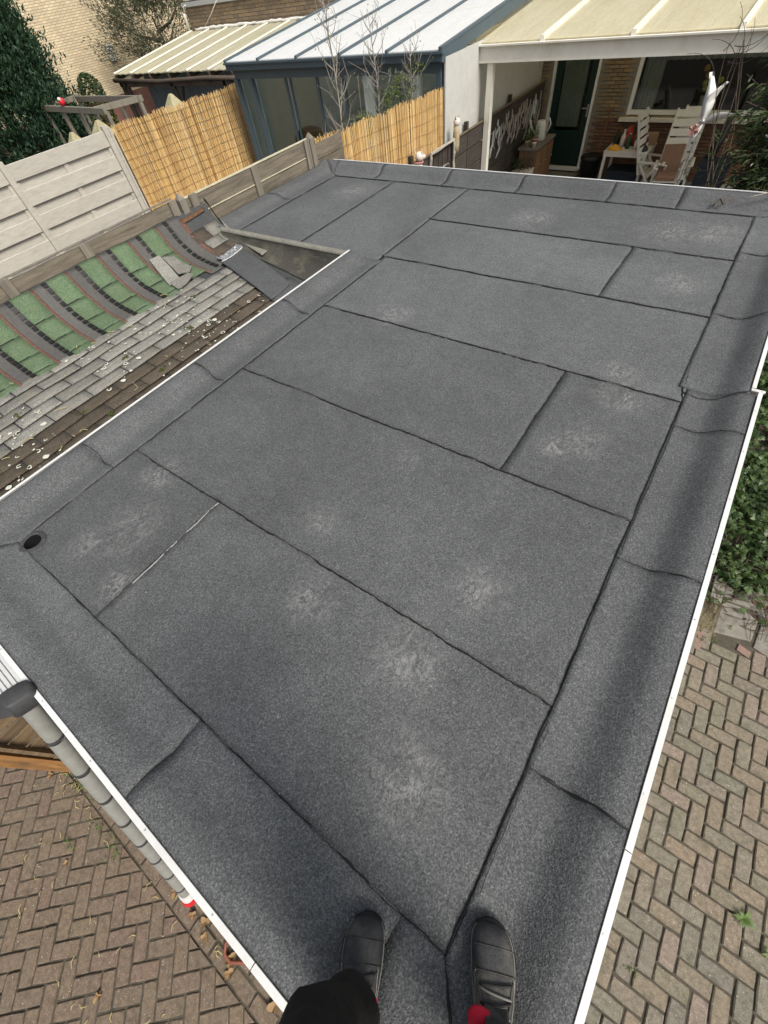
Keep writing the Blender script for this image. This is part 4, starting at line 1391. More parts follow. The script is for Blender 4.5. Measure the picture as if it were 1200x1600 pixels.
M['darkboard'] = wood('dark stained board', (.055,.045,.036), .4, 'y', (.03,.026,.022))
M['paleedge'] = wood('pale wood and lit edge', (.30,.27,.23), .3, 'y')
df = thing('dark_fence', 'dark stained board fence with upper edges coloured as lit in front of the short reed screen', 'fence', (-5.2, 9.8, 0))
for (ya, yb) in ((5.9, 7.95), (7.97, 10.0), (10.02, 12.0), (12.02, 13.9)):
    z = 1.74
    while z > .2:
        b = MB(); b.box((-5.20, (ya+yb)/2, z-.145), (.03, yb-ya, .285)); obj('board', b, M['darkboard'], df)
        if z > 1.66 or (z > .9 and U(0, 1) < .75):  # lighter strips: light on board tops and through gaps put into the colour
            b = MB(); b.box((-5.185, (ya+yb)/2+U(-.3, .3)*(z < 1.66), z+.004), (.052, (yb-ya)*(1 if z > 1.66 else U(.35, .6)), .014)); obj('lit_edge_strip', b, M['paleedge' if z < 1.66 else 'shedwood'], df)
        z -= .30
    b = MB(); b.box((-5.25, ya+.04, .93), (.07, .07, 1.86)); obj('post', b, M['darkboard'], df)

# ornaments on the dark fence
M['ceramic'] = plain('white glazed ceramic', (.62,.56,.50), .35, .2, 30)
M['ocre'] = plain('ochre stone', (.34,.28,.17), .8, .35, 30)
M['pinkc'] = plain('pink terracotta', (.42,.20,.17), .7, .3, 20)
def blob(b, c, r, sx=1, sy=1, sz=1, n=10, mi=0):
    rings = []
    for i in range(1, 7):
        ph = math.pi*i/7
        rings.append([(c[0]+r*sx*math.sin(ph)*math.cos(2*math.pi*k/n), c[1]+r*sy*math.sin(ph)*math.sin(2*math.pi*k/n), c[2]-r*sz*math.cos(ph)) for k in range(n)])
    b.loft(rings)
t = thing('dog_ornament', 'white dog shaped garden ornament on the dark fence nearest the roof', 'ornament', (-5.0, 7.88, 1.62))
b = MB(); blob(b, (-5.0, 7.88, 1.72), .075, 1, .9, 1.5); obj('body', b, M['ceramic'], t, True)
b = MB(); blob(b, (-4.99, 7.89, 1.90), .075, 1, 1.1, .95); blob(b, (-4.95, 7.95, 1.885), .04, 1, 1.5, .8); obj('head', b, M['ceramic'], t, True)
for s_ in (-1, 1):
    b = MB(); b.loft([[(-5.0+s_*.05, 7.86, 1.93), (-5.0+s_*.08, 7.88, 1.93), (-5.0+s_*.065, 7.90, 1.94)], [(-5.0+s_*.085, 7.87, 2.02)]*3]); obj('ear', b, M['ceramic'], t)
b = MB(); b.tube([(-5.0+.075*math.cos(a), 7.88+.07*math.sin(a), 1.825) for a in [k*.524 for k in range(13)]], .014, 6); obj('collar', b, M['pinkc'], t)
t = thing('owl_post', 'slim ochre owl figure on a post above the dark fence', 'ornament', (-4.99, 9.17, 1.6))
b = MB(); b.tube([(-4.99, 9.17, 1.60), (-4.99, 9.17, 1.72), (-4.985, 9.17, 1.9), (-4.99, 9.17, 2.0)], [.05, .07, .06, .05], 10); obj('body', b, M['ocre'], t, True)
b = MB(); blob(b, (-4.98, 9.17, 2.05), .065); obj('head', b, M['ceramic'], t, True)
for s_ in (-1, 1):
    b = MB(); b.loft([[(-4.98, 9.17+s_*.03, 2.09), (-4.96, 9.17+s_*.05, 2.09), (-5.0, 9.17+s_*.05, 2.09)], [(-4.98, 9.17+s_*.055, 2.15)]*3]); obj('ear', b, M['ocre'], t)
t = thing('wire_frame', 'square black and white mottled frame hanging below the owl figure', 'frame', (-4.99, 8.65, 1.35))
for (p, q) in (((8.24,1.84),(9.10,1.84)), ((8.24,1.38),(9.10,1.38)), ((8.24,1.38),(8.24,1.84)), ((9.10,1.38),(9.10,1.84))):
    b = MB(); n = 7
    pts = [(-4.985+U(-.008,.008), p[0]+(q[0]-p[0])*k/n, p[1]+(q[1]-p[1])*k/n) for k in range(n+1)]
    b.tube(pts, [U(.018,.032) for _ in pts], 6); obj('frame_bar', b, M['mott'] if 'mott' in M else M['paleedge'], t)
for k in range(5):
    b = MB(); b.tube([(-4.985, 8.35+k*.16, 1.40), (-4.985, 8.35+k*.16+U(-.04,.04), 1.82)], .007, 5); obj('rod', b, M['black'], t)
t = thing('driftwood_hanging', 'pale woven hanging on the dark fence under the veranda behind the watering can', 'wall hanging', (-5.0, 12.2, 1.1))
for k in range(26):
    y = 10.95+k*.10; L = U(.25, .6)
    b = MB(); z = U(1.45, 1.68); n = 4
    b.tube([(-5.01, y+U(-.03,.03)*i, z-L*i/n) for i in range(n+1)], [.012, .022, .018, .026, .008], 6)
    obj('strand', b, M['paleedge' if U(0,1) < .7 else 'screen'], t)

for nm, dx_, dy_, dz_ in (('dog_ornament', -.15, .235, -.07), ('owl_post', -.15, .275, -.06), ('wire_frame', -.15, .26, -.08), ('driftwood_hanging', -.15, .2, 0)):
    o = bpy.data.objects[nm]; o.location = (o.location.x+dx_, o.location.y+dy_, o.location.z+dz_)
# ------------------------------------------------------------------ under the veranda: cabinet, table, chairs and clutter
M['cabwood'] = wood('warm cabinet wood', (.19,.105,.055), .35, 'z')
M['greytop'] = wood('worn grey cabinet top', (.20,.175,.15), .3, 'y')
M['gwhite'] = plain('white garden furniture', (.58,.56,.50), .5, .08, 10, bump=.05)
M['cushion'] = plain('brown cushion', (.22,.13,.09), .9, .2, 30)
M['cardboard'] = plain('cardboard', (.30,.20,.12), .9, .15, 12)
cab = thing('cabinet', 'low brown wooden cabinet with grey top against the dark fence under the veranda', 'cabinet', (-4.72, 12.9, 0))
b = MB(); b.box((-4.78, 12.85, .895), (.46, 1.15, .04)); obj('top', b, M['greytop'], cab)
b = MB(); b.box((-4.78, 12.85, .46), (.40, 1.08, .83)); obj('body', b, M['cabwood'], cab)
for k in range(3):
    b = MB(); b.box((-4.57, 12.50+k*.35, .46), (.022, .325, .75)); p_ = obj('cabinet_door', b, M['cabwood'], cab)
    b = MB(); b.tube([(-4.555, 12.6+k*.35, .55), (-4.53, 12.6+k*.35, .55)], .014, 8); obj('knob', b, M['steel'], p_)
t = thing('white_planter', 'pale curved planter on the ground in front of the brown cabinet', 'planter', (-4.75, 11.9, 0))
b = MB()
b.loft([[(-4.95,11.75,.02),(-4.6,11.75,.02),(-4.6,12.1,.02),(-4.95,12.1,.02)], [(-5.0,11.7,.55),(-4.5,11.7,.62),(-4.5,12.15,.62),(-5.0,12.15,.55)]])
obj('planter_body', b, M['ceramic'], t)
b = MB(); b.v = []; 
lv = leaves([(-4.75+U(-.2,.2), 11.92+U(-.2,.2), .68+U(-.05,.15)) for _ in range(90)], .10, .3, 3, 21)
M['dkleaf'] = leaf_mat('dark garden leaf', (.012,.022,.012), (.04,.06,.03), .2)
obj('foliage', lv, M['dkleaf'], t)
t = thing('watering_can', 'large white watering can standing on the brown cabinet', 'watering can', (-4.78, 12.95, .915))
b = MB(); b.tube([(-4.78, 12.95, .915), (-4.78, 12.95, .93), (-4.78, 12.95, 1.22), (-4.78, 12.95, 1.26)], [.12, .14, .11, .09], 16); obj('body', b, M['gwhite'], t, True)
b = MB(); b.tube([(-4.68, 12.95, 1.25), (-4.60, 12.95, 1.30), (-4.56, 12.95, 1.20), (-4.62, 12.95, 1.05)], .018, 8); obj('handle', b, M['gwhite'], t, True)
b = MB(); b.tube([(-4.88, 12.95, 1.0), (-5.0, 12.93, 1.12), (-5.06, 12.92, 1.27)], [.03, .024, .02], 8); obj('spout', b, M['gwhite'], t, True)
def pot(x, y, z, r, h, mat, label, leafm=None, name='flower_pot', n=40):
    t = thing(name, label, 'flower pot', (x, y, z))
    b = MB(); b.tube([(x, y, z), (x, y, z+h*.85), (x, y, z+h*.86), (x, y, z+h)], [r*.72, r*.95, r*1.08, r*1.08], 14); obj('pot', b, M[mat], t, True)
    if leafm:
        obj('plant', leaves([(x+U(-r,r)*1.2, y+U(-r,r)*1.2, z+h+U(0,.22)) for _ in range(n)], .07, .2, 3, int(x*100) % 97), M[leafm], t)
    return t
pot(-4.72, 12.50, .915, .075, .13, 'pinkc', 'small pink pot with plant on the cabinet before the watering can', 'weed')
pot(-4.85, 12.38, .915, .06, .11, 'ocre', 'small ochre pot on the near end of the brown cabinet', 'weed')
pot(-4.66, 12.34, .915, .05, .10, 'ceramic', 'little white pot at the near corner of the cabinet')
t = thing('broom', 'broom with long pale stick leaning between cabinet and house door', 'broom', (-5.0, 13.7, 0))
b = MB(); b.tube([(-4.95, 13.55, .05), (-5.02, 13.9, 1.55)], .014, 8); obj('stick', b, M['palecap'], t)
b = MB(); b.box((-4.95, 13.53, .08), (.30, .06, .10)); obj('brush_head', b, M['cabwood'], t)
t = thing('spade', 'dark long handled spade leaning on the brick wall beside the door', 'spade', (-3.55, 13.85, 0))
b = MB(); b.tube([(-3.56, 13.8, .30), (-3.55, 13.97, 1.25)], .014, 8); b.tube([(-3.62, 13.97, 1.25), (-3.48, 13.97, 1.25)], .014, 6); obj('shaft', b, M['cabwood'], t)
b = MB(); b.box((-3.56, 13.78, .20), (.20, .02, .30)); obj('blade', b, M['black'], t)
t = thing('plant_tub', 'tall dark tub on the terrace against the brick wall right of the door', 'tub', (-3.55, 13.3, 0))
b = MB(); b.tube([(-3.56, 13.35, .02), (-3.56, 13.35, .50), (-3.56, 13.35, .52), (-3.56, 13.35, .56)], [.20, .23, .25, .25], 18); obj('tub_body', b, M['pvc_black'], t, True)
b = MB(); b.tube([(-3.56, 13.35, .52), (-3.56, 13.35, .53)], .22, 14); obj('earth', b, M['soil'], t)

tab = thing('garden_table', 'white slatted garden table heaped with bottles, cloths and pots', 'table', (-2.75, 13.2, 0))
tx0, tx1, ty0, ty1 = -3.22, -2.30, 12.95, 13.75
for k in range(6):
    y = ty0+.07+k*(ty1-ty0-.14)/5
    b = MB(); b.box(((tx0+tx1)/2, y, .75), (tx1-tx0, .12, .025)); obj('slat', b, M['gwhite'], tab)
for (x, y) in ((tx0+.04,ty0+.04),(tx1-.04,ty0+.04),(tx1-.04,ty1-.04),(tx0+.04,ty1-.04)):
    b = MB(); b.box((x, y, .37), (.055, .055, .73)); obj('leg', b, M['gwhite'], tab)
b = MB()
for (p, q) in (((tx0,ty0+.03),(tx1,ty0+.03)), ((tx0,ty1-.03),(tx1,ty1-.03)), ((tx0+.03,ty0),(tx0+.03,ty1)), ((tx1-.03,ty0),(tx1-.03,ty1))): b.beam((*p,.70), (*q,.70), .025, .07)
obj('apron', b, M['gwhite'], tab)
def gchair(x, y, rot, label, scale=1.0, recl=.35):
    """white folding armchair with slatted back"""
    t = thing('garden_chair', label, 'chair', (x, y, 0), 'white folding garden chairs under the veranda')
    ca, sa = math.cos(rot), math.sin(rot)
    def T(a, c, z): return (x+a*ca-c*sa, y+a*sa+c*ca, z)
    for s_ in (-1, 1):
        b = MB(); b.beam(T(s_*.25, -.30, .0), T(s_*.25, .22, .62), .03, .045, (1,0,0)); obj('leg', b, M['gwhite'], t)
        b = MB(); b.beam(T(s_*.22, .26, .0), T(s_*.22, -.18, .62), .03, .045, (1,0,0)); obj('leg', b, M['gwhite'], t)
        b = MB(); b.beam(T(s_*.27, -.25, .64), T(s_*.27, .25, .64), .05, .03); obj('armrest', b, M['gwhite'], t)
        b = MB(); b.beam(T(s_*.21, .20, .40), T(s_*.21, .20+recl, 1.42), .03, .04, (1,0,0)); obj('back_post', b, M['gwhite'], t)
    for k in range(6):
        b = MB(); b.beam(T(-.22, -.24+k*.085, .42), T(.22, -.24+k*.085, .42), .07, .02); obj('seat_slat', b, M['gwhite'], t)
    for k in range(7):
        f = .12+k*.135
        b = MB(); b.beam(T(-.22, .20+recl*f-.02, .40+1.02*f), T(.22, .20+recl*f-.02, .40+1.02*f), .022, .115, (0, recl, 1.02)); obj('back_slat', b, M['gwhite'], t)
    return t
ch1 = gchair(-1.75, 12.75, 0.12, 'white slatted folding chair with brown cushion beside the loaded table')
for (nm, lo, hi) in (('back_cushion', (-1.75, 12.98, .62), (.40, .06, .34)), ):
    pass
cu = thing('cushion', 'folded brown seat cushion resting against the white folding chair back', 'cushion', (-1.75, 12.85, .44))
b = MB(); b.beam((-1.77, 12.86, .46), (-1.80, 13.0, .92), .38, .09, (0, 1, 0)); obj('cushion_back', b, M['cushion'], cu)
b = MB(); b.box((-1.74, 12.68, .475), (.38, .36, .07), .12, ch=.02); obj('cushion_seat', b, M['cushion'], cu)
c2 = copy_thing(ch1, (-1.63, 12.98, 0), 'second white folding chair close behind the one with brown cushion')
c3 = gchair(-2.12, 13.05, 1.45, 'white folding chair seen edge on at the table corner')
# stuff on and below the table
M['bluec'] = plain('dark blue crate plastic', (.018,.024,.036), .5, .2, 20)
M['greenb'] = plain('green bottle', (.02,.10,.05), .25, .2, 20)
M['redcloth'] = plain('red cloth', (.38,.06,.05), .9, .25, 30)
M['purple'] = plain('purple cloth', (.12,.03,.08), .9, .25, 30)
def bottle(x, y, z, r, h, mat, label):
    t = thing('bottle', label, 'bottle', (x, y, z))
    b = MB(); b.tube([(x,y,z),(x,y,z+h*.62),(x,y,z+h*.78),(x,y,z+h*.95)], [r, r, r*.4, r*.38], 10); obj('bottle_body', b, M[mat], t, True)
    b = MB(); b.tube([(x,y,z+h*.95),(x,y,z+h)], r*.45, 8); obj('cap', b, M['trim'], t)
for a in ((-2.80,13.20,.762,.045,.26,'greenb','green bottle in the middle of the white garden table'), (-2.95,13.30,.762,.05,.30,'ceramic','white bottle on the garden table behind the orange cushion'), (-2.62,13.15,.762,.04,.22,'ceramic','small pale bottle beside the green one on the table'), (-2.70,13.38,.762,.045,.32,'cabwood','brown bottle at the back of the white garden table')): bottle(*a)
def heap(x, y, z, sx, sy, sz, mat, label, name, cat):
    b = MB(); rings = []
    for i in range(6):
        f = i/5; q = math.cos(f*1.4)
        rings.append([(x+sx*q*math.cos(a)*(1+.18*math.sin(a*3+i)), y+sy*q*math.sin(a)*(1+.15*math.cos(a*2)), z+sz*math.sin(f*1.45)*(1+.15*math.sin(a*2+x*9))) for a in [2*math.pi*k/14 for k in range(14)]])
    b.loft(rings)
    return tag(obj(name, b, M[mat], None, True), label, cat)
heap(-3.03, 13.06, .762, .15, .09, .09, 'orange', 'small orange cushion on the near left corner of the table', 'cushion', 'cushion')
heap(-2.88, 13.42, .762, .14, .12, .30, 'redcloth', 'red and white cloth bundled at the back of the table', 'cloth', 'cloth')
heap(-2.55, 13.3, .762, .13, .14, .26, 'purple', 'dark purple cloth draped among the bottles on the table', 'cloth', 'cloth')
heap(-2.42, 13.10, .762, .08, .12, .10, 'black', 'black tool bag at the near right edge of the table', 'bag', 'bag')
heap(-3.12, 13.45, .762, .07, .09, .24, 'dkleaf', 'dark potted greenery at the far left of the table', 'table_plant', 'plant')
obj_ = leaves([(-2.68+U(-.12,.12), 13.5+U(-.1,.1), 1.0+U(-.2,.28)) for _ in range(90)], .13, .1, 4, 33, dirs=[(0,0,1)]*90)
tag(obj('spiky_plant', obj_, M['dkleaf']), 'dark spiky plant rising at the back of the garden table', 'plant')
b = MB(); b.box((-2.42, 13.55, .86), (.26, .2, .19), .2)
tag(obj('cardboard_box', b, M['cardboard']), 'small cardboard box at the far right corner of the table', 'box')
b = MB(); b.box((-2.75, 13.3, .20), (.66, .45, .32)); b.box((-2.75, 13.3, .37), (.70, .49, .03))
tag(obj('crate', b, M['bluec']), 'dark blue crate standing under the white garden table', 'crate')
b = MB(); b.box((-1.6, 12.85, .14), (.42, .36, .20)); b.box((-1.6, 12.85, .25), (.45, .39, .025))
tag(obj('crate', b, M['black']), 'black crate under the white folding chair with cushion', 'crate')
for k, (x, y) in enumerate(((-1.78,12.6),(-1.66,12.57),(-1.53,12.62))):
    b = MB(); b.tube([(x,y,.02),(x,y,.18),(x,y,.2)], [.05,.05,.03], 10)
    tag(obj('jar', b, M['ceramic'], None, True), 'pale glass jar below the cushion chair, '+('leftmost', 'middle', 'rightmost')[k]+' of three', 'jar', 'jars below the chair')
b = MB(); b.box((-.95, 13.2, .30), (.55, .5, .56)); b.box((-.95, 13.2, .60), (.60, .55, .04))
tag(obj('storage_box', b, M['bluec']), 'dark blue storage box right of the white folding chairs', 'box')
t = thing('parasol', 'closed dark parasol leaning against the wall right of the folding chairs', 'parasol', (-1.0, 13.6, 0))
b = MB(); b.tube([(-1.15, 13.3, .05), (-1.02, 13.75, 1.75)], .018, 8); obj('pole', b, M['steel'], t)
b = MB(); b.tube([(-1.12, 13.4, .5), (-1.08, 13.52, .9), (-1.02, 13.75, 1.7)], [.10, .085, .03], 10); obj('cover', b, M['black'], t, True)
# flowers on the inner sill
t = thing('window_flowers', 'pot of orange and yellow flowers behind the wide window', 'flowers', (-1.75, 14.35, 1.2))
b = MB(); b.tube([(-1.75,14.35,1.18),(-1.75,14.35,1.40)], [.07,.09], 12); obj('pot', b, M['ceramic'], t)
for k in range(7):
    x, z = -1.75+U(-.22,.22), 1.62+U(-.12,.26)
    b = MB(); blob(b, (x, 14.33+U(-.05,.05), z), .055, 1, .7, 1, 8); obj('flower', b, M['orange' if k % 2 else 'yellow'], t, True)
    b = MB(); b.tube([(-1.75,14.35,1.38),(x,14.35,z)], .006, 4); obj('stem', b, M['dkleaf'], t)

# white propeller shaped garden spinner on a stake
M['spin'] = plain('white painted blade', (.72,.72,.68), .4, .12, 20)
t = thing('garden_spinner', 'white propeller shaped wind spinner on a stake behind the roof edge', 'wind spinner', (-.93, 8, 0))
hub = Vector((-.97, 8.0, 2.38))
b = MB(); b.tube([(-.99, 8.02, 0), (-.97, 8.02, 2.4)], .012, 8); obj('stake', b, M['steel'], t)
def blade(tip, w0, w1, bend):
    tip = Vector(tip); n = 8; rings = []
    dirv = tip-hub; side = dirv.cross(Vector((0,1,0))).normalized()
    for i in range(n+1):
        f = i/n; c = hub+dirv*f+side*bend*math.sin(f*math.pi)
        w_ = (w0+(w1-w0)*f)*(.35+.65*math.sin(min(1, f*1.25)*math.pi*.92+.12))
        yv = Vector((0, .02*math.sin(f*3), 0))
        rings.append([c-side*w_/2+yv*2, c-yv+Vector((0,.004,0)), c+side*w_/2-yv*2, c+yv-Vector((0,.004,0))])
    b = MB(); b.loft(rings); obj('blade', b, M['spin'], t, True)
blade((-1.07, 8, 2.80), .12, .10, -.03); blade((-.87, 8.0, 2.72), .10, .09, .06); blade((-.58, 8, 2.45), .12, .04, .02); blade((-1.02, 8, 2.12), .10, .05, -.02)
b = MB(); blob(b, hub, .028); obj('hub', b, M['steel'], t, True)
b = MB()
for k in range(5):
    a = k*1.256; b.tube([hub+Vector((-.06,-.02,-.08)), hub+Vector((-.06+.06*math.cos(a), -.03, -.08+.06*math.sin(a)))], [.012, .02], 6)
obj('rosette', b, M['pinkc'], t)
# ------------------------------------------------------------------ second neighbour: timber veranda with ribbed cream roof, brick wall
M['creamroof'] = poly_mat('mossy cream roof sheet', (.50,.47,.33), (.40,.37,.24), .15)
M['timber'] = wood('dark veranda timber', (.075,.058,.045), .35, 'x', (.04,.035,.03))
M['greyply'] = plain('blue grey boarding', (.17,.20,.235), .8, .10, 4, stretch=(8,8,.7))
v2 = thing('timber_veranda', 'old veranda with mossy cream roof sheets on dark timber posts beyond reed screen', 'veranda', (-15.8, 12.5, 0))
L0, R0, L1, R1 = Vector((-18.05, 10.75, 2.60)), Vector((-11.6, 10.75, 2.60)), Vector((-18.2, 14.3, 3.02)), Vector((-11.6, 14.3, 3.02))
nb = 7
for k in range(nb):
    f0, f1 = k/nb, (k+1)/nb
    a, c = L0.lerp(R0, f0), L0.lerp(R0, f1); e, g = L1.lerp(R1, f0), L1.lerp(R1, f1)
    b = MB(); b.grid(lambda u, v: a.lerp(c, u).lerp(e.lerp(g, u), v)+Vector((0,0,.012*abs(math.sin(u*math.pi*3)))), 9, 4, .02)
    obj('roof_sheet', b, M['creamroof'], v2)
for k in range(nb+1):
    f = k/nb
    b = MB(); b.beam(L0.lerp(R0, f)+Vector((0,-.03,.025)), L1.lerp(R1, f)+Vector((0,0,.025)), .05, .03); obj('cover_strip', b, M['cream'], v2)
    b = MB(); b.beam(L0.lerp(R0, f)+Vector((0,-.02,-.09)), L1.lerp(R1, f)+Vector((0,0,-.09)), .06, .12); obj('rafter', b, M['timber'], v2)
b = MB(); b.beam(L0+Vector((-.05,.08,-.22)), R0+Vector((.05,.08,-.22)), .08, .14); obj('front_beam', b, M['timber'], v2)
b = MB(); b.tube([L0+Vector((-.1,-.06,-.12)), L0.lerp(R0,.35)+Vector((0,-.06,-.17)), L0.lerp(R0,.7)+Vector((0,-.06,-.13)), R0+Vector((0,-.06,-.16))], .05, 8); obj('gutter', b, M['timber'], v2, True)
for x in (-18.0, -17.75, -15.35, -13.0, -12.0):
    b = MB(); b.box((x, 10.84, 1.24), (.10, .10, 2.48)); obj('post', b, M['timber'], v2)
b = MB(); b.beam((-15.3, 10.84, 1.75), (-14.9, 10.84, 2.4), .08, .08); obj('brace', b, M['timber'], v2)
for k in range(26):
    b = MB(); b.box((-17.6+k*.215, 11.5, 1.3), (.205, .03+.004*(k % 2), 2.5)); obj('wall_board', b, M['greyply'], v2)
def bands(name, c, c2, mort, sc=(1, 1, 1), axes='xz'):
    """brickwork for a far wall: courses and joints"""
    m = N(name); P = m.pos()
    s_ = m.n('SeparateXYZ'); m.l(P, s_.inputs[0])
    cmb = m.n('CombineXYZ'); m.l(s_.outputs[0 if axes[0] == 'x' else 1], cmb.inputs[0]); m.l(s_.outputs[2], cmb.inputs[1])
    t = m.n('TexBrick'); m.l(cmb.outputs[0], t.inputs['Vector'])
    t.inputs['Scale'].default_value = 1; t.inputs['Brick Width'].default_value = .22*sc[0]; t.inputs['Row Height'].default_value = .0655*sc[0]; t.inputs['Mortar Size'].default_value = .008*sc[0]
    t.inputs['Color1'].default_value = (*c, 1); t.inputs['Color2'].default_value = (*c2, 1); t.inputs['Mortar'].default_value = (*mort, 1)
    k = m.mix(.6, t.outputs['Color'], m.ramp(m.noise(P, 1.1, 5, .6), [(.3, .78), (.7, 1.15)]), 'MULTIPLY')
    k = m.mix(m.ramp(m.noise(P, .9, 6, .7), [(.5, 0), (.75, .5)]), k, tuple(q*.55 for q in c2))
    m.col(k); m.rough(.92); m.bump(t.outputs['Fac'], -.6, .01)
    return m.m
M['farbrick'] = bands('brown far brickwork', (.30,.235,.16), (.24,.18,.125), (.17,.15,.13), (1.25,1,1))
h2 = thing('brick_extension', 'flat roofed brown brick extension rising above the cream roof sheets', 'building', (-14.8, 16, 0))
b = MB(); b.box((-14.85, 16.5, 1.775), (6.9, 4.1, 3.55)); obj('wall', b, M['farbrick'], h2)
mz = brick_box('brick', plain('brown extension brick', (.27,.205,.135), .9, .25, 20, randv=.22), .265, .066, .012)
row = 0; z = 3.08
while z < 3.53:
    x = -18.15+(.14 if row % 2 else 0)
    while x < -11.5:
        inst('brick', mz, (x, 14.452, z), (0,0,0), h2); x += .28
    z += .078; row += 1
M['zinc'] = plain('grey roof edge', (.42,.43,.43), .5, .1, 10)
b = MB(); b.box((-14.85, 16.5, 3.60), (7.05, 4.25, .10)); obj('roof_edge', b, M['zinc'], h2)
b = MB(); b.box((-14.85, 16.5, 3.66), (6.9, 4.1, .02)); obj('roof', b, M['felt_dark'], h2)
b = MB(); b.tube([(-18.27, 14.3, 3.0), (-18.27, 14.3, 3.36), (-18.25, 14.32, 3.42)], [.045, .045, .06], 10); obj('flue_pipe', b, M['cream'], h2, True)
b = MB(); b.tube([(-18.2, 14.3, 3.38), (-18.2, 14.3, 3.58), (-18.1, 14.35, 3.60)], .012, 6); obj('cable', b, M['cream'], h2, True)
b = MB(); b.tube([(-17.6, 14.35, 3.03), (-16.9, 14.30, 3.35), (-16.2, 14.3, 3.75)], .010, 6); obj('cable', b, M['cream'], h2, True)
M['whiteseal'] = plain('white sealant flashing', (.70,.69,.65), .6, .15, 12, bump=.4)
b = MB(); pts = []
for i in range(40):
    x = -18.0+6.4*i/39; pts.append((x, 14.34+U(-.02,.02), 3.055+U(-.012,.015)))
b.tube(pts, [U(.03,.055) for _ in pts], 7); obj('flashing', b, M['whiteseal'], h2, True)

# tall pale brick gable beyond
M['gable'] = bands('pale yellow gable brickwork', (.66,.55,.36), (.54,.44,.29), (.28,.235,.175), (1.05,1,1), 'yz')
M['plinth'] = bands('dark red plinth brickwork', (.22,.105,.075), (.19,.09,.065), (.16,.10,.08), (1.2,1,1), 'yz')
g = thing('gable_house', 'tall pale yellow brick gable wall with red brick base beyond the gardens', 'house', (-28, 14, 0))
b = MB(); b.prism([(-33,5),(-25.0,5),(-25.0,21),(-33,21)], 1.44, 7.5); obj('wall', b, M['gable'], g)
b = MB(); b.prism([(-33.03,4.97),(-24.97,4.97),(-24.97,21.03),(-33.03,21.03)], 0, 1.438); obj('plinth', b, M['plinth'], g)
b = MB(); b.loft([[(-33.2,4.8,7.5),(-24.8,4.8,7.5),(-24.8,21.2,7.5),(-33.2,21.2,7.5)], [(-33.2,12.9,11.5),(-24.8,12.9,11.5),(-24.8,13.1,11.5),(-33.2,13.1,11.5)]]); obj('roof', b, M['rooftile'], g)
b = MB(); b.box((-24.955, 15.05, 2.62), (.07, .28, .42)); b.box((-24.93, 15.05, 2.85), (.10, .34, .04)); obj('vent_box', b, M['whiteseal'], g)

# ------------------------------------------------------------------ wooden pergola, clipped shrub, conifer, olive bush
M['pergwood'] = wood('grey pergola wood', (.20,.18,.145), .3, 'z')
pg = thing('pergola', 'weathered open wooden pergola frame between conifer and reed screen', 'pergola', (-16.5, 8.7, 0))
for (p, q) in (((-18.6,8.35,2.32),(-15.2,8.35,2.28)), ((-18.6,8.35,2.32),(-18.7,9.6,2.33)), ((-15.9,8.45,2.28),(-15.2,9.6,2.3)), ((-18.65,9.5,2.3),(-15.2,9.5,2.3))):
    b = MB(); b.beam(p, q, .09, .12); obj('beam', b, M['pergwood'], pg)
for (x, y) in ((-18.55,8.35),(-17.6,8.38),(-16.7,8.4),(-15.85,8.4),(-15.25,8.4),(-18.6,9.5),(-16.3,9.5),(-15.25,9.5)):
    b = MB(); b.box((x, y, 1.13), (.09, .09, 2.26)); obj('post', b, M['pergwood'], pg)
b = MB(); b.beam((-17.6,8.36,1.50), (-15.2,8.36,1.46), .06, .10); obj('rail', b, M['pergwood'], pg)
for k in range(16):
    b = MB(); b.box((-17.5+k*.15, 8.36, .75), (.12, .02, 1.40)); obj('board', b, M['timber'], pg)
M['lichenstone'] = plain('yellow lichened stone', (.30,.27,.16), .95, .35, 14, bump=.6, dirt=(.42,.40,.28))
for (x, y, z, s_, lb) in ((-12.5,6.62,2.52,.24,'lichen covered pointed stone cap just left of the reed screen corner'), (-12.6,8.74,2.53,.22,'lichen covered pointed stone cap peeping over the reed screen'), (-13.6,6.45,2.33,.20,'smaller mottled pointed stone cap under the pergola beam')):
    t = thing('stone_cap', lb, 'stone cap', (x, y, 0), 'pointed stone caps behind the fences')
    b = MB(); b.loft([[(x-s_,y-s_,z-.28),(x+s_,y-s_,z-.28),(x+s_,y+s_,z-.28),(x-s_,y+s_,z-.28)], [(x-.03,y-.03,z),(x+.03,y-.03,z),(x+.03,y+.03,z),(x-.03,y+.03,z)]]); obj('cap', b, M['lichenstone'], t)
    b = MB(); b.box((x, y, (z-.3)/2), (.26, .26, z-.3)); obj('pillar', b, M['concrete'], t)
b = MB(); blob(b, (-17.3, 8.35, 2.46), .09, 1, 1, 1); 
t = thing('red_ornament', 'small red and white ball ornament on top of the pergola beam', 'ornament', (-17.3, 8.35, 2.36))
obj('ball', b, M['red'], t, True)
b = MB(); blob(b, (-17.26, 8.30, 2.52), .045); obj('white_top', b, M['ceramic'], t, True)

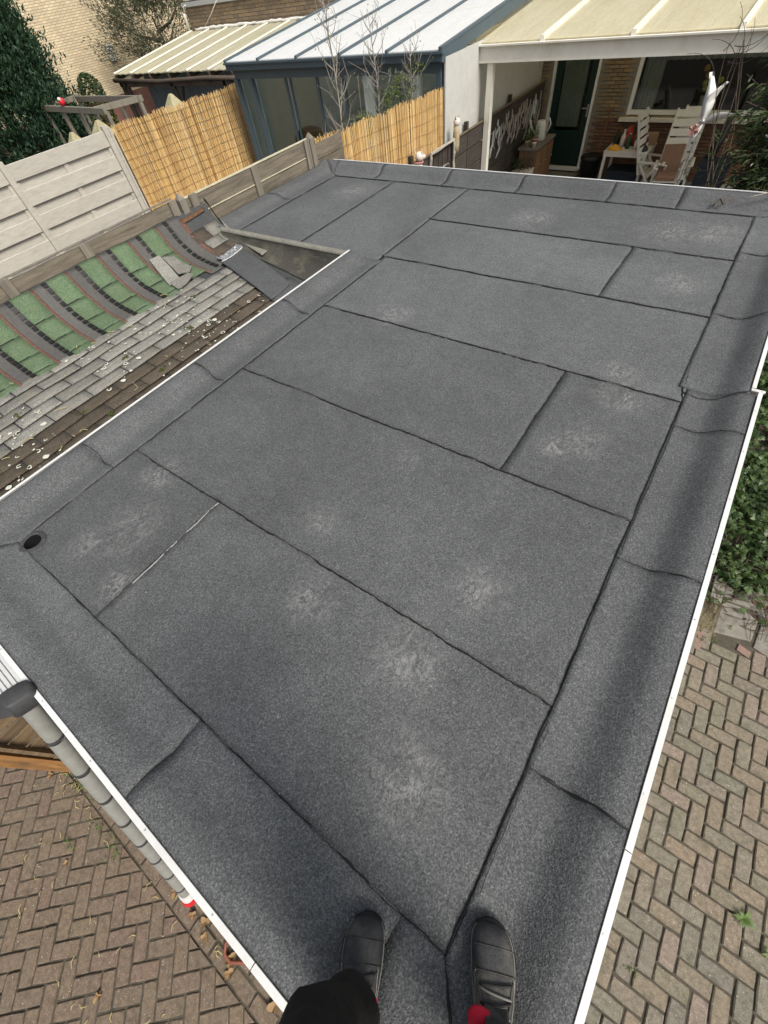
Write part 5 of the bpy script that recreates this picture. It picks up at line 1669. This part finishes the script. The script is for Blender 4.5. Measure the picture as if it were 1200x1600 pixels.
g_ = np.random.default_rng(12)
def crown_points(n, fn): return np.array([fn() for _ in range(n)])
M['conifer'] = leaf_mat('conifer spray', (.010,.030,.016), (.040,.085,.040), .15, .6, 2.2)
M['bark'] = plain('bark', (.09,.07,.05), .95, .4, 10, stretch=(3,3,.6), bump=.6)
M['bark_pale'] = plain('pale birch bark', (.27,.245,.21), .85, .35, 12, stretch=(1,1,5), bump=.3)
def tree(name, label, x, y, z0, pts, dirs, size, mat, ratio, trunk_h, tr, seed, limbs=6, sp=.6, bias=.3, droop=0., bark='bark', cat='tree', group=None):
    t = thing(name, label, cat, (x, y, 0), group)
    b = MB(); r = random.Random(seed)
    tp = [(x+r.uniform(-.03,.03)*i, y+r.uniform(-.03,.03)*i, trunk_h*i/5) for i in range(6)]
    b.tube(tp, [tr*(1-.16*i) for i in range(6)], 8)
    for k in range(limbs):
        f = .35+.6*k/limbs; a = k*2.4; z = trunk_h*f
        L = sp*r.uniform(.6, 1)
        b.tube([(x, y, z), (x+L*.5*math.cos(a), y+L*.5*math.sin(a), z+.15*L), (x+L*math.cos(a), y+L*math.sin(a), z+.5*L)], [tr*.4, tr*.25, tr*.1], 5)
    obj('trunk', b, M[bark], t, True)
    o = obj('crown', leaves(pts, size, bias, ratio, seed, droop, dirs), mat, t)
    return t
# conifer: whorls of drooping sprays in clumps, uneven outline
cx0, cy0 = -20.4, 7.95
pts, dirs = [], []
rc = random.Random(4)
for k in range(1150):
    z = rc.uniform(.3, 6.6); f = 1-z/9.5
    rad = (2.12*f**.5)*rc.uniform(.55, 1.05)
    a = rc.uniform(-2.3, 2.0)
    c = (cx0+rad*math.cos(a), cy0+rad*math.sin(a), z)
    rr = rc.uniform(.12, .28)
    for q in range(rc.randint(70, 100)):
        pts.append((c[0]+rc.gauss(0, rr), c[1]+rc.gauss(0, rr), c[2]+rc.gauss(0, rr*.8))); dirs.append((math.cos(a)*.6, math.sin(a)*.6, .9))
tree('conifer_tree', 'dense dark green conifer at the left behind the pale panel fence', cx0, cy0, 0, pts, dirs, g_.uniform(.09, .17, len(pts)), M['conifer'], 2.5, 6.4, .16, 3, 8, .6)
# clipped column shrub
M['clip'] = leaf_mat('clipped shrub leaf', (.020,.045,.014), (.065,.10,.035), .2, .6, 6)
M['yleaf'] = leaf_mat('yellowing leaf', (.16,.13,.02), (.34,.27,.05), .2, .6, 6)
pts = []
sx_, sy_, sr_ = -19.2, 10.35, .42
while len(pts) < 5200:
    z = rc.uniform(.5, 2.72); a = rc.uniform(0, 6.29)
    top = 1 if z < 2.2 else math.sqrt(max(0, 1-((z-2.2)/.52)**2))
    q = sr_*top*math.sqrt(rc.uniform(.35, 1))*(1+.08*math.sin(a*3+z*4))
    pts.append((sx_+q*math.cos(a), sy_+q*math.sin(a), z))
ts = tree('clipped_shrub', 'round topped clipped column shrub with yellow flecks before the pale gable', sx_, sy_, 0, pts, None, .075, M['clip'], 1.7, 1.6, .06, 6, 4, .2, cat='shrub')
pts = [(sx_+.42*math.cos(a)*rc.uniform(.8,1.05), sy_+.42*math.sin(a), z) for a, z in [(rc.gauss(-.5, .7), rc.uniform(.9, 2.0)) for _ in range(130)]]
obj('yellow_leaves', leaves(pts, .085, .3, 1.7, 8), M['yleaf'], ts)
# small rounded bush left of it
pts = [(-18.9+rc.gauss(0,.30), 9.35+rc.gauss(0,.30), 1.6+rc.gauss(0,.35)) for _ in range(2600)]
tree('round_bush', 'loose green bush between conifer and clipped column shrub', -18.9, 9.35, 0, pts, None, .08, M['conifer'], 2, 1.4, .05, 9, 5, .3, cat='bush')
# olive grey bush behind the timber veranda
M['olive'] = leaf_mat('olive grey leaf', (.045,.055,.032), (.13,.145,.085), .2, .6, 1.6)
pts, dirs = [], []
ox, oy = -21.9, 15.6
for k in range(330):
    a = rc.uniform(0, 6.29); ph = rc.uniform(-.3, 1.4)
    R0_ = 2.35*rc.uniform(.45, 1.0)
    c = (ox+R0_*math.cos(a)*math.cos(ph)*1.25, oy+R0_*math.sin(a)*math.cos(ph)*.9, 2.9+R0_*math.sin(ph)*1.0)
    d = Vector((math.cos(a)*math.cos(ph), math.sin(a)*math.cos(ph), math.sin(ph)+.5)).normalized()
    for q in range(46):
        s_ = rc.uniform(-.25, .5)
        pts.append((c[0]+d.x*s_+rc.gauss(0,.11), c[1]+d.y*s_+rc.gauss(0,.11), c[2]+d.z*s_+rc.gauss(0,.11))); dirs.append(tuple(d*1.2))
tree('olive_bush', 'large grey green willow like bush between gable wall and cream roof', ox, oy, 0, pts, dirs, g_.uniform(.08, .17, len(pts)), M['olive'], 4.2, 3.4, .16, 5, 9, 1.6)
# birch saplings by the reed screen
M['birchleaf'] = leaf_mat('sparse birch leaf', (.10,.11,.035), (.26,.25,.10), .3, .6, 4)
M['shrubleaf'] = leaf_mat('fresh shrub leaf', (.055,.085,.025), (.15,.19,.06), .3, .6, 4)
def birch(x, y, h, label, seed, nl, lean, s0=.35):
    r = random.Random(seed)
    t = thing('birch_sapling', label, 'tree', (x, y, 0), 'bare saplings behind the reed screen')
    n = 10
    stem = [(x+lean*i/n*h*.1+r.uniform(-.025,.025), y+r.uniform(-.03,.03), h*i/n) for i in range(n+1)]
    b = MB(); b.tube(stem, [.026*(1-.085*i) for i in range(n+1)], 7); obj('trunk', b, M['bark_pale'], t, True)
    tips = []
    tw = MB()
    for k in range(30):
        f = s0+(.97-s0)*k/30; i = min(n-1, int(f*n)); p = Vector(stem[i]).lerp(Vector(stem[i+1]), f*n-i)
        a = k*2.4+r.uniform(-.4,.4); L = (.95-f*.65)*r.uniform(.45, .85)
        q1 = p+Vector((L*.45*math.cos(a), L*.45*math.sin(a), L*.40)); q2 = p+Vector((L*.75*math.cos(a), L*.75*math.sin(a), L*.95))
        tw.tube([p, q1, q2], [.008, .005, .0025], 4)
        for j in range(3):
            c = q1.lerp(q2, r.uniform(-.3, 1)); e = c+Vector((r.gauss(0,.12), r.gauss(0,.12), r.uniform(.05,.25))); tw.tube([c, e], [.0035, .0018], 4); tips += [e, c.lerp(e, .5), q2]
    kind(obj('twigs', tw, M['bark_pale'], t), 'stuff')
    if nl: obj('crown', leaves([tuple(r.choice(tips)+Vector((r.gauss(0,.03), r.gauss(0,.03), r.gauss(0,.04)))) for _ in range(nl)], .035, .2, 1.8, seed), M['birchleaf'], t)
birch(-6.05, 7.3, 3.95, 'thin pale bare birch sapling left in front of the opal roof', 1, 70, -.2)
birch(-6.25, 8.5, 3.5, 'second bare sapling with twiggy head before the blue grey beam', 2, 60, .1)
birch(-5.85, 8.95, 3.05, 'short bare sapling nearest the pale side wall', 3, 50, .2, .45)
def shrub(x, y, z, s_, n, mat, label, seed, size=.055):
    r = random.Random(seed); pts = []
    for k in range(max(6, n//40)):
        c = (x+r.gauss(0, s_*.6), y+r.gauss(0, s_), z+r.gauss(0, s_*.7))
        for q in range(40): pts.append((c[0]+r.gauss(0,.06), c[1]+r.gauss(0,.06), c[2]+r.gauss(0,.06)))
    t = tree('shrub', label, x, y, 0, pts, None, size, M[mat], 2, z, .02, seed, 6, s_, cat='shrub')
shrub(-5.85, 8.6, 2.33, .26, 900, 'shrubleaf', 'fresh green shrub behind the short reed screen by the pale wall', 4)
shrub(-5.75, 7.75, 2.32, .18, 420, 'shrubleaf', 'low green shrub tips showing just over the short reed screen', 5)
shrub(-6.3, 7.2, 2.1, .3, 420, 'birchleaf', 'yellowish thin shrub at the foot of the first birch sapling', 6, .045)

# ------------------------------------------------------------------ right hand side: ivy bank and overhanging bush
M['ivy'] = leaf_mat('ivy leaf', (.016,.040,.012), (.085,.135,.040), .25, .40, 5)
M['ivy_dead'] = leaf_mat('brown ivy litter', (.05,.03,.018), (.17,.095,.045), .15, .8, 6)
def ivyleaf_mesh(cent, size, seed, mat, name, parent):
    """five lobed ivy leaves, each a fan about its base"""
    g2 = np.random.default_rng(seed); n = len(cent)
    base = np.array([(0,-.45),(.30,-.36),(.56,-.12),(.26,.02),(.36,.34),(.10,.22),(0,.66),(-.10,.22),(-.36,.34),(-.26,.02),(-.56,-.12),(-.30,-.36)])
    V, F = [], []
    for i in range(n):
        s_ = size[i]; nz = g2.normal(size=3)*.48; nz[2] += 1.0; nz[0] -= .15; nz[1] -= .25
        nz = Vector(nz).normalized(); u = nz.orthogonal().normalized(); a = g2.uniform(0, 6.29)
        u = (Matrix.Rotation(a, 3, nz) @ u); v = nz.cross(u); c = Vector(cent[i]); b0 = len(V)
        V.append(tuple(c+nz*.05*s_))
        for k, (p, q) in enumerate(base): V.append(tuple(c+u*p*s_+v*q*s_-nz*(.16*abs(p)+.10*max(0,q))*s_))
        F += [(b0, b0+1+k, b0+1+(k+1) % 12) for k in range(12)]
    m = MB(); m.v = V; m.f = F; m.m = [0]*len(F)
    return obj(name, m, mat, parent)
ri = random.Random(9)
ivy = thing('ivy_bank', 'dense bank of dark green ivy along the garage wall on the right', 'ivy', (1.3, 4.6, 0))
def ivz(x, y):
    """height of the bank"""
    e = sm((y-3.30-.35*noise.noise(Vector((x*2, 0, 3))))/.9)
    return e*(.42+.16*noise.noise(Vector((x*2.1, y*2.1, 4)))+.12*noise.noise(Vector((x*5, y*5, 7)))+.07*max(0, y-5))
b = MB(); b.grid(lambda u, v: (.42+u*2.4, 3.1+v*5.2, max(-.02, ivz(.42+u*2.4, 3.1+v*5.2)-.10)), 24, 40, .05)
obj('soil_bank', b, M['soil'], ivy, True)
cs, sz = [], []
while len(cs) < 8200:
    x, y = ri.uniform(.36, 2.0), 3.18+4.2*ri.random()**1.2
    h = ivz(x, y)
    if h < .03 and ri.random() < .85: continue
    dens = noise.noise(Vector((x*3.1, y*3.1, 12)))
    if dens < -.45 and ri.random() < .88: continue
    cs.append((x, y, h+ri.uniform(-.10, .05))); sz.append(ri.uniform(.035, .085)*(1.0 if ri.random() < .9 else 1.25))
kind(ivyleaf_mesh(cs, sz, 2, M['ivy'], 'ivy_leaves', ivy), 'stuff')
cs, sz = [], []
for k in range(420):
    x, y = ri.uniform(.45, 2.3), ri.uniform(3.1, 6.5); cs.append((x, y, max(.01, ivz(x, y)-ri.uniform(0,.1)))); sz.append(ri.uniform(.03, .07))
kind(obj('dead_leaves', leaves(cs, sz, .4, 1.5, 3), M['ivy_dead'], ivy), 'stuff')
b = MB()
for k in range(120):
    x, y = ri.uniform(.9, 2.1), ri.uniform(3.05, 3.9); a = ri.uniform(0, 6.29); L = ri.uniform(.08, .32)
    z = max(.01, ivz(x, y)-.02)
    b.tube([(x, y, z), (x+L*.5*math.cos(a), y+L*.5*math.sin(a), max(.02, ivz(x+L*.5*math.cos(a), y+L*.5*math.sin(a)))+.02), (x+L*math.cos(a+.3), y+L*math.sin(a+.3), max(.012, ivz(x+L*math.cos(a), y+L*math.sin(a))))], [.004, .0035, .002], 4)
kind(obj('ivy_stems', b, M['bark'], ivy), 'stuff')
M['gravel'] = plain('gritty brown soil', (.13,.11,.065), .95, .5, 60, bump=.8)
b = MB(); b.grid(lambda u, v: (1.085+u*.20, 2.83+v*.38, .0+.012*noise.noise(Vector((u*8, v*9, 1)))), 10, 14, .04)
kind(obj('grit_patch', b, M['gravel']), 'structure')

# big overhanging bush with long narrow leaves at the back right corner
M['long'] = leaf_mat('long narrow leaf', (.016,.032,.012), (.080,.112,.036), .25, .5, 2.5)
bx, by = .85, 6.7
t = thing('overhanging_bush', 'big bush of long narrow leaves leaning over the back right roof corner', 'bush', (bx, by, 0))
b = MB(); pts, dirs, sz = [], [], []
rb = random.Random(15)
tw = MB()
# arching branches: (tip, leafiness)
tips = []
for k in range(95):
    tips.append((( -.40+rb.gauss(.33, .24), 6.55+rb.gauss(0,.30), 2.72+rb.gauss(0,.33)), 1.0))
for k in range(60):
    tips.append(((.05+rb.gauss(.25, .28), 6.4+rb.gauss(0,.3), 2.42+rb.gauss(0,.25)), 1.2))
for k in range(300):
    z_ = rb.uniform(2.08, 3.2); xl = float(np.interp(z_, [2.1, 2.6, 3.2], [-.38, -.54, -.55]))
    tips.append(((xl+abs(rb.gauss(0, .38)), 6.45+rb.gauss(0,.22), z_), 1.1))
tips = [(( max(-.62, p_[0]), p_[1], p_[2]), l_) for p_, l_ in tips]
for k in range(40):
    tips.append(((.6+rb.gauss(0, .5), 6.9+rb.gauss(0,.5), 2.9+rb.gauss(0,.4)), 1.0))
for (p) in ((-.88,6.35,2.12),(-.80,6.4,2.33),(-.74,6.4,2.50),(-.66,6.4,2.2),(-.70,6.5,2.62),(-.55,6.3,2.26)):
    tips.append((p, .55))
for i, (tp, lf) in enumerate(tips):
    tp = Vector(tp); o0 = Vector((bx+rb.uniform(-.2,.2), by+rb.uniform(-.2,.2), rb.uniform(1.3, 2.4)))
    mid = o0.lerp(tp, .55)+Vector((0, 0, .28+rb.uniform(0,.25)))
    P_ = []
    for s_ in range(9):
        f = s_/8; P_.append(o0*(1-f)**2+mid*2*f*(1-f)+tp*f*f)
    if i % 3 == 0 or lf < .8: tw.tube(P_, [.011*(1-.095*s_) for s_ in range(9)], 4)
    nl = int(30*lf)
    for q in range(nl):
        f = rb.uniform(.42, 1.0); j = min(7, int(f*8)); p = P_[j].lerp(P_[j+1], f*8-j); d = (P_[j+1]-P_[j]).normalized()
        sd_ = Vector((rb.gauss(0,1), rb.gauss(0,1), rb.gauss(0,.6))).normalized()
        pts.append(tuple(p+sd_*.045+Vector((0,0,-.015)))); dirs.append(tuple(d*.8+sd_*.8+Vector((0,0,-.3)))); sz.append(rb.uniform(.05, .105))
b.tube([(bx, by, 0), (bx+.02, by, .7), (bx-.05, by-.03, 1.4), (bx-.15, by-.05, 2.2), (bx-.3, by-.1, 2.7)], [.06, .052, .045, .03, .012], 8)
obj('trunk', b, M['bark'], t, True)
kind(obj('twigs', tw, M['bark'], t), 'stuff')
kind(obj('crown', leaves(pts, sz, .25, 3.8, 17, .1, dirs), M['long'], t), 'stuff')
# bare vine stems rising to the veranda beam
b = MB()
for k in range(6):
    x = -.62+k*.035+rb.uniform(-.02,.02)
    P_ = []
    for s_ in range(9):
        f = s_/8; P_.append((x-.35*f+.05*math.sin(f*6+k), 7.6+.2*f, 1.7+1.35*f+.03*math.sin(f*9+k)))
    b.tube(P_, [.008, .007, .007, .006, .006, .005, .004, .003, .002], 5)
for k in range(9):
    x0_ = -.95+rb.uniform(-.1,.15); z0_ = 2.75+rb.uniform(0,.3); a = rb.uniform(-.5, 1.8)
    b.tube([(x0_+.055*q*math.cos(a+.12*q), 7.8-.015*q, z0_+.05*q*math.sin(a+.12*q)) for q in range(8)], [.005-.0005*q for q in range(8)], 4)
tag(obj('vine', b, M['bark']), 'bundle of bare brown vine stems climbing in front of the wide window', 'vine')
# twig lying over the roof corner
b = MB(); b.tube([(.32, 5.42, 2.62), (.12, 5.33, 2.60), (-.10, 5.26, 2.545), (-.17, 5.23, 2.53)], [.010, .008, .006, .003], 6)
tag(obj('twig', b, M['bark_pale'], None, True), 'pale bare twig reaching over the back right roof corner', 'twig')
b = MB(); z_ = RZ+.055
b.tube([(-.36,5.16,z_-.02),(-.34,5.24,z_+.01),(-.30,5.18,z_-.01),(-.27,5.25,z_+.015)], .009, 6)
tag(obj('dead_leaf_curl', b, M['bark'], None, True), 'dark curled dead leaf lying on the far roof edge strip', 'dead leaf')
# ------------------------------------------------------------------ the person taking the picture: boots, black trousers, dark jacket
M['trousers'] = plain('black work trousers', (.013,.011,.009), .85, .4, 60, bump=.5)
M['jacket'] = plain('dark work jacket', (.016,.018,.022), .85, .3, 40, bump=.4)
M['skin'] = plain('skin', (.42,.27,.20), .55, .08, 20)
M['hair'] = plain('brown hair', (.05,.032,.02), .7, .3, 60)
def leather():
    m = N('dusty black leather'); P = m.pos()
    a = m.noise(P, 28, 5, .7); c = m.noise(P, 9, 4, .6); e = m.noise(P, 120, 3, .6)
    k = m.ramp(a, [(.3, (.016,.0165,.017)), (.7, (.040,.041,.043))])
    k = m.mix(m.ramp(c, [(.42, 0.0), (.70, .85)]), k, (.125,.115,.092))
    m.col(k); m.rough(.68); m.b.inputs['Specular IOR Level'].default_value = .35
    m.bump(m.math('ADD', a, m.math('MULTIPLY', e, .4)), .6, .005)
    return m.m
M['leather'] = leather()
M['sole'] = plain('black rubber sole', (.012,.012,.012), .7, .3, 40)
M['stitch'] = plain('grey stitching', (.16,.155,.14), .8, .2, 60)
M['redlining'] = plain('red boot lining', (.42,.010,.028), .8, .2, 60, bump=.4)
person = thing('person', 'person in black trousers and dusty black work boots standing on the near roof corner', 'person', (.03, -.13, RZ))
zf = RZ+.012
def boot(toe, dr, side):
    toe = Vector((toe[0], toe[1], 0)); dv = Vector((dr[0], dr[1], 0)).normalized(); sv = Vector((dv.y, -dv.x, 0))
    heel = toe-dv*.305
    def T(t, s_, z): 
        bend = .010*side*math.sin(min(1, max(0, (t-.05)/.25))*math.pi)
        p = heel+dv*t+sv*(s_+bend); return (p.x, p.y, zf+z)
    # sole
    b = MB(); n = 22
    prof_ = [(0.0,.012),(.012,.030),(.04,.038),(.09,.036),(.14,.041),(.18,.050),(.215,.0565),(.25,.0575),(.278,.050),(.297,.034),(.307,.012)]
    edge = [(t, w_) for t, w_ in prof_]
    loop = [(t, w_*(1.06 if side > 0 else .96)) for t, w_ in edge]+[(t, -w_*(.96 if side > 0 else 1.06)) for t, w_ in reversed(edge)]
    b.loft([[T(t, s_*.97, 0) for t, s_ in loop], [T(t, s_, .004) for t, s_ in loop], [T(t, s_, .024) for t, s_ in loop], [T(t, s_*.96, .029) for t, s_ in loop]])
    bo = obj('boot', b, M['sole'], person, True)
    # upper
    b = MB(); m_ = 18
    secs = [(.012,.022,.052),(.022,.033,.080),(.05,.038,.098),(.085,.040,.112),(.115,.0415,.112),(.145,.045,.099),(.175,.050,.086),(.205,.054,.078),(.235,.0545,.073),(.260,.0530,.070),(.280,.0475,.062),(.292,.038,.052),(.2995,.021,.038)]
    rings = []
    for t, w_, h in secs:
        r = []
        for k in range(m_):
            a = math.pi*k/(m_-1)
            ex = .62 if t > .2 else .75
            r.append(T(t, w_*math.copysign(abs(math.cos(a))**ex, math.cos(a)), .024+(h-.024)*abs(math.sin(a))**(.85)+.0022*math.sin(t*260+side+math.cos(a)*2)*(1 if .15 < t < .225 else .15)+.0035*noise.noise(Vector((t*28, math.cos(a)*1.6, side*3)))))
        r += [T(t, -w_*.9, .020), T(t, w_*.9, .020)]
        rings.append(r)
    b.loft(rings)
    up = obj('boot_upper', b, M['leather'], bo, True)
    # shaft
    b = MB(); rings = []
    for z, tc, lt, wd in ((.06,.075,.068,.036),(.095,.082,.068,.041),(.125,.084,.062,.044),(.150,.080,.060,.047),(.162,.080,.056,.044)):
        rings.append([T(tc+lt*math.cos(a), wd*math.sin(a), z-.012*math.cos(a)*(z > .12)) for a in [2*math.pi*k/20 for k in range(20)]])
    b.loft(rings, cap1=False); obj('boot_shaft', b, M['leather'], bo, True)
    b = MB(); b.tube([T(.080+.060*math.cos(a), .048*math.sin(a), .164-.010*math.cos(a)) for a in [2*math.pi*k/20 for k in range(21)]], .011, 8); obj('lining', b, M['redlining'], bo, True)
    # tongue, toe cap seam, quarter edges, laces
    b = MB(); b.grid(lambda u, v: T(.165-.035*v+.0*u, (u-.5)*.056, .094+.085*v+.010*(1-(2*u-1)**2)), 8, 8, .004); obj('tongue', b, M['leather'], bo, True)
    b = MB(); b.grid(lambda u, v: T(.146-.022*v, (u-.5)*.060, .150+.042*v+.011*(1-(2*u-1)**2)), 8, 5, .006); obj('tongue_lining', b, M['redlining'], bo, True)
    def surf(t, a):
        i = max(k for k in range(len(secs)) if secs[k][0] <= max(t, .0121)); i = min(i, len(secs)-2)
        f = (t-secs[i][0])/(secs[i+1][0]-secs[i][0]); w_ = secs[i][1]+(secs[i+1][1]-secs[i][1])*f; h = secs[i][2]+(secs[i+1][2]-secs[i][2])*f
        ex = .62 if t > .2 else .75
        return T(t, (w_+.001)*math.copysign(abs(math.cos(a))**ex, math.cos(a)), .025+(h-.024)*abs(math.sin(a))**.85)
    for (pts, rr, mt) in (
        ([surf(.205+.012*math.sin(a), a) for a in [.35+k*.2 for k in range(13)]], .0022, 'leather'),
        ([surf(.10+.115*f, .25+.45*f*f) for f in [k/10 for k in range(11)]], .0016, 'stitch'),
        ([surf(.10+.115*f, math.pi-.25-.45*f*f) for f in [k/10 for k in range(11)]], .0016, 'stitch'),
        ([surf(.155+.05*f, .95-.2*f) for f in [k/6 for k in range(7)]], .0030, 'leather'),
        ([surf(.155+.05*f, math.pi-.95+.2*f) for f in [k/6 for k in range(7)]], .0030, 'leather')):
        b = MB(); b.tube(pts, rr, 6); obj('seam', b, M[mt], bo, True)
    for sg in (0, 1):
        b = MB(); b.tube([surf(.06+.232*f, (.10+.05*math.sin(f*9)) if sg else math.pi-.10-.05*math.sin(f*9)) for f in [k/16 for k in range(17)]], .0017, 5); obj('welt_stitch', b, M['stitch'], bo, True)
    b = MB(); b.tube([surf(.252+.010*math.sin(a), a) for a in [.25+k*.2 for k in range(14)]], .0017, 6); obj('toe_seam', b, M['leather'], bo, True)
    for k, t in enumerate((.197,.182,.167,.152,.139)):
        b = MB(); P_ = []
        for q in range(9):
            a = .85+(math.pi-1.7)*q/8
            p = surf(t+.010*(q/8-.5)*(1 if k % 2 else -1), a); P_.append((p[0], p[1], p[2]+.004))
        b.tube(P_, .0026, 6); obj('lace', b, M['stitch' if k % 2 else 'sole'], bo, True)
    b = MB()
    rc_ = Vector((.112, -.022, RZ+.128)) if side > 0 else Vector((-.122, -.150, RZ+.118))
    rr_ = .036 if side > 0 else .014
    blob(b, tuple(rc_), rr_, 1.1, .8, .34, 16)
    obj('red_tongue', b, M['redlining'], bo, True)
    return bo
boot((-.222, -.046), (-.50, .86), -1)
boot((.060, .141), (-.42, .91), 1)
# one continuous clothed body, grown over a skeleton
J = [(.03,-.17,.93),(.03,-.15,1.12),(.035,-.13,1.32),(.04,-.11,1.47),(.04,-.07,1.56),(.035,-.045,1.63),(.03,-.03,1.73),
     (-.07,-.19,.88),(-.195,-.165,.50),(-.185,-.172,.36),(-.160,-.180,.24),(-.140,-.190,.135),
     (.13,-.14,.88),(.215,-.075,.50),(.205,-.10,.30),(.180,-.085,.15),
     (-.12,-.20,1.44),(-.20,-.30,1.18),(-.13,-.20,1.00),
     (.19,.0,1.44),(.29,-.06,1.18),(.19,-.06,1.00)]
RR = [.150,.145,.165,.130,.062,.075,.098, .105,.080,.079,.080,.080, .105,.080,.070,.062, .075,.060,.050, .075,.060,.050]
ED = [(0,1),(1,2),(2,3),(3,4),(4,5),(5,6),(0,7),(7,8),(8,9),(9,10),(10,11),(0,12),(12,13),(13,14),(14,15),(3,16),(16,17),(17,18),(3,19),(19,20),(20,21)]
me = bpy.data.meshes.new('body_skeleton')
me.from_pydata([(x, y, z+RZ) for x, y, z in J], ED, [])
tmp = bpy.data.objects.new('body_skeleton', me); C.objects.link(tmp)
sk = tmp.modifiers.new('skin', 'SKIN'); tmp.modifiers.new('sub', 'SUBSURF').levels = 3
for i, v in enumerate(me.skin_vertices[0].data):
    v.radius = (RR[i], RR[i]); v.use_root = (i == 0)
dg = bpy.context.evaluated_depsgraph_get()
bm_ = bpy.data.meshes.new_from_object(tmp.evaluated_get(dg))
bpy.data.objects.remove(tmp)
b = MB(); b.v = [tuple(v.co) for v in bm_.vertices]
# creases in the cloth
b.v = [tuple(Vector(p)+Vector((noise.noise(Vector(p)*14), noise.noise(Vector(p)*14+Vector((9,0,0))), .4*noise.noise(Vector(p)*14+Vector((0,9,0)))))*(.020 if p[2] < RZ+.9 else .004 if p[2] < RZ+1.5 else 0)+Vector((0, 0, 0))) for p in b.v]
b.f = [tuple(p.vertices) for p in bm_.polygons]
b.m = [0 if p.center.z < RZ+.98 else 1 if p.center.z < RZ+1.53 else 2 for p in bm_.polygons]
obj('body', b, [M['trousers'], M['jacket'], M['skin']], person, True)
# hem folds of the left trouser leg
b = MB()
for (c, r0) in (((-.140,-.190), .082), ((.195,-.085), .088)):
    for q in range(1):
        if c[0] > 0: continue
        b2 = MB(); z = .112+q*.028
        b2.tube([(c[0]-.012*q*(1 if c[0] < 0 else -1)+(r0+.004*math.sin(a*3+q))*math.cos(a), c[1]+.004*q+(r0+.004*math.cos(a*2+q))*math.sin(a), RZ+z+.008*math.sin(a*2+q)) for a in [2*math.pi*k/24 for k in range(25)]], .011, 8)
        pass
# face and hair
hc = Vector((.03, -.03, RZ+1.735)); fd = Vector((-.69, .72, -.35)).normalized(); sd_ = Vector((.72, .69, 0))
b = MB(); b.tube([hc+fd*.095+Vector((0,0,.02)), hc+fd*.118-Vector((0,0,.012)), hc+fd*.104-Vector((0,0,.025))], [.008,.014,.012], 8); obj('nose', b, M['skin'], person, True)
for s_ in (-1, 1):
    b = MB(); blob(b, tuple(hc+fd*.088+sd_*.034*s_+Vector((0,0,.016))), .012); obj('eye', b, M['ceramic'], person, True)
    b = MB(); blob(b, tuple(hc+sd_*.100*s_), .030, .5, .5, 1.1); obj('ear', b, M['skin'], person, True)
b = MB(); b.tube([hc+fd*.098+sd_*.026-Vector((0,0,.052)), hc+fd*.105-Vector((0,0,.054)), hc+fd*.098-sd_*.026-Vector((0,0,.052))], .006, 6); obj('mouth', b, M['pinkc'], person, True)
b = MB(); rings = []
for i in range(7):
    ph = math.pi*.52*i/6
    rings.append([tuple(hc-fd*.022+Vector((.112*math.cos(ph)*math.cos(a), .112*math.cos(ph)*math.sin(a), .005+.118*math.sin(ph)))) for a in [2*math.pi*k/18 for k in range(18)]])
b.loft(rings); obj('hair', b, M['hair'], person, True)
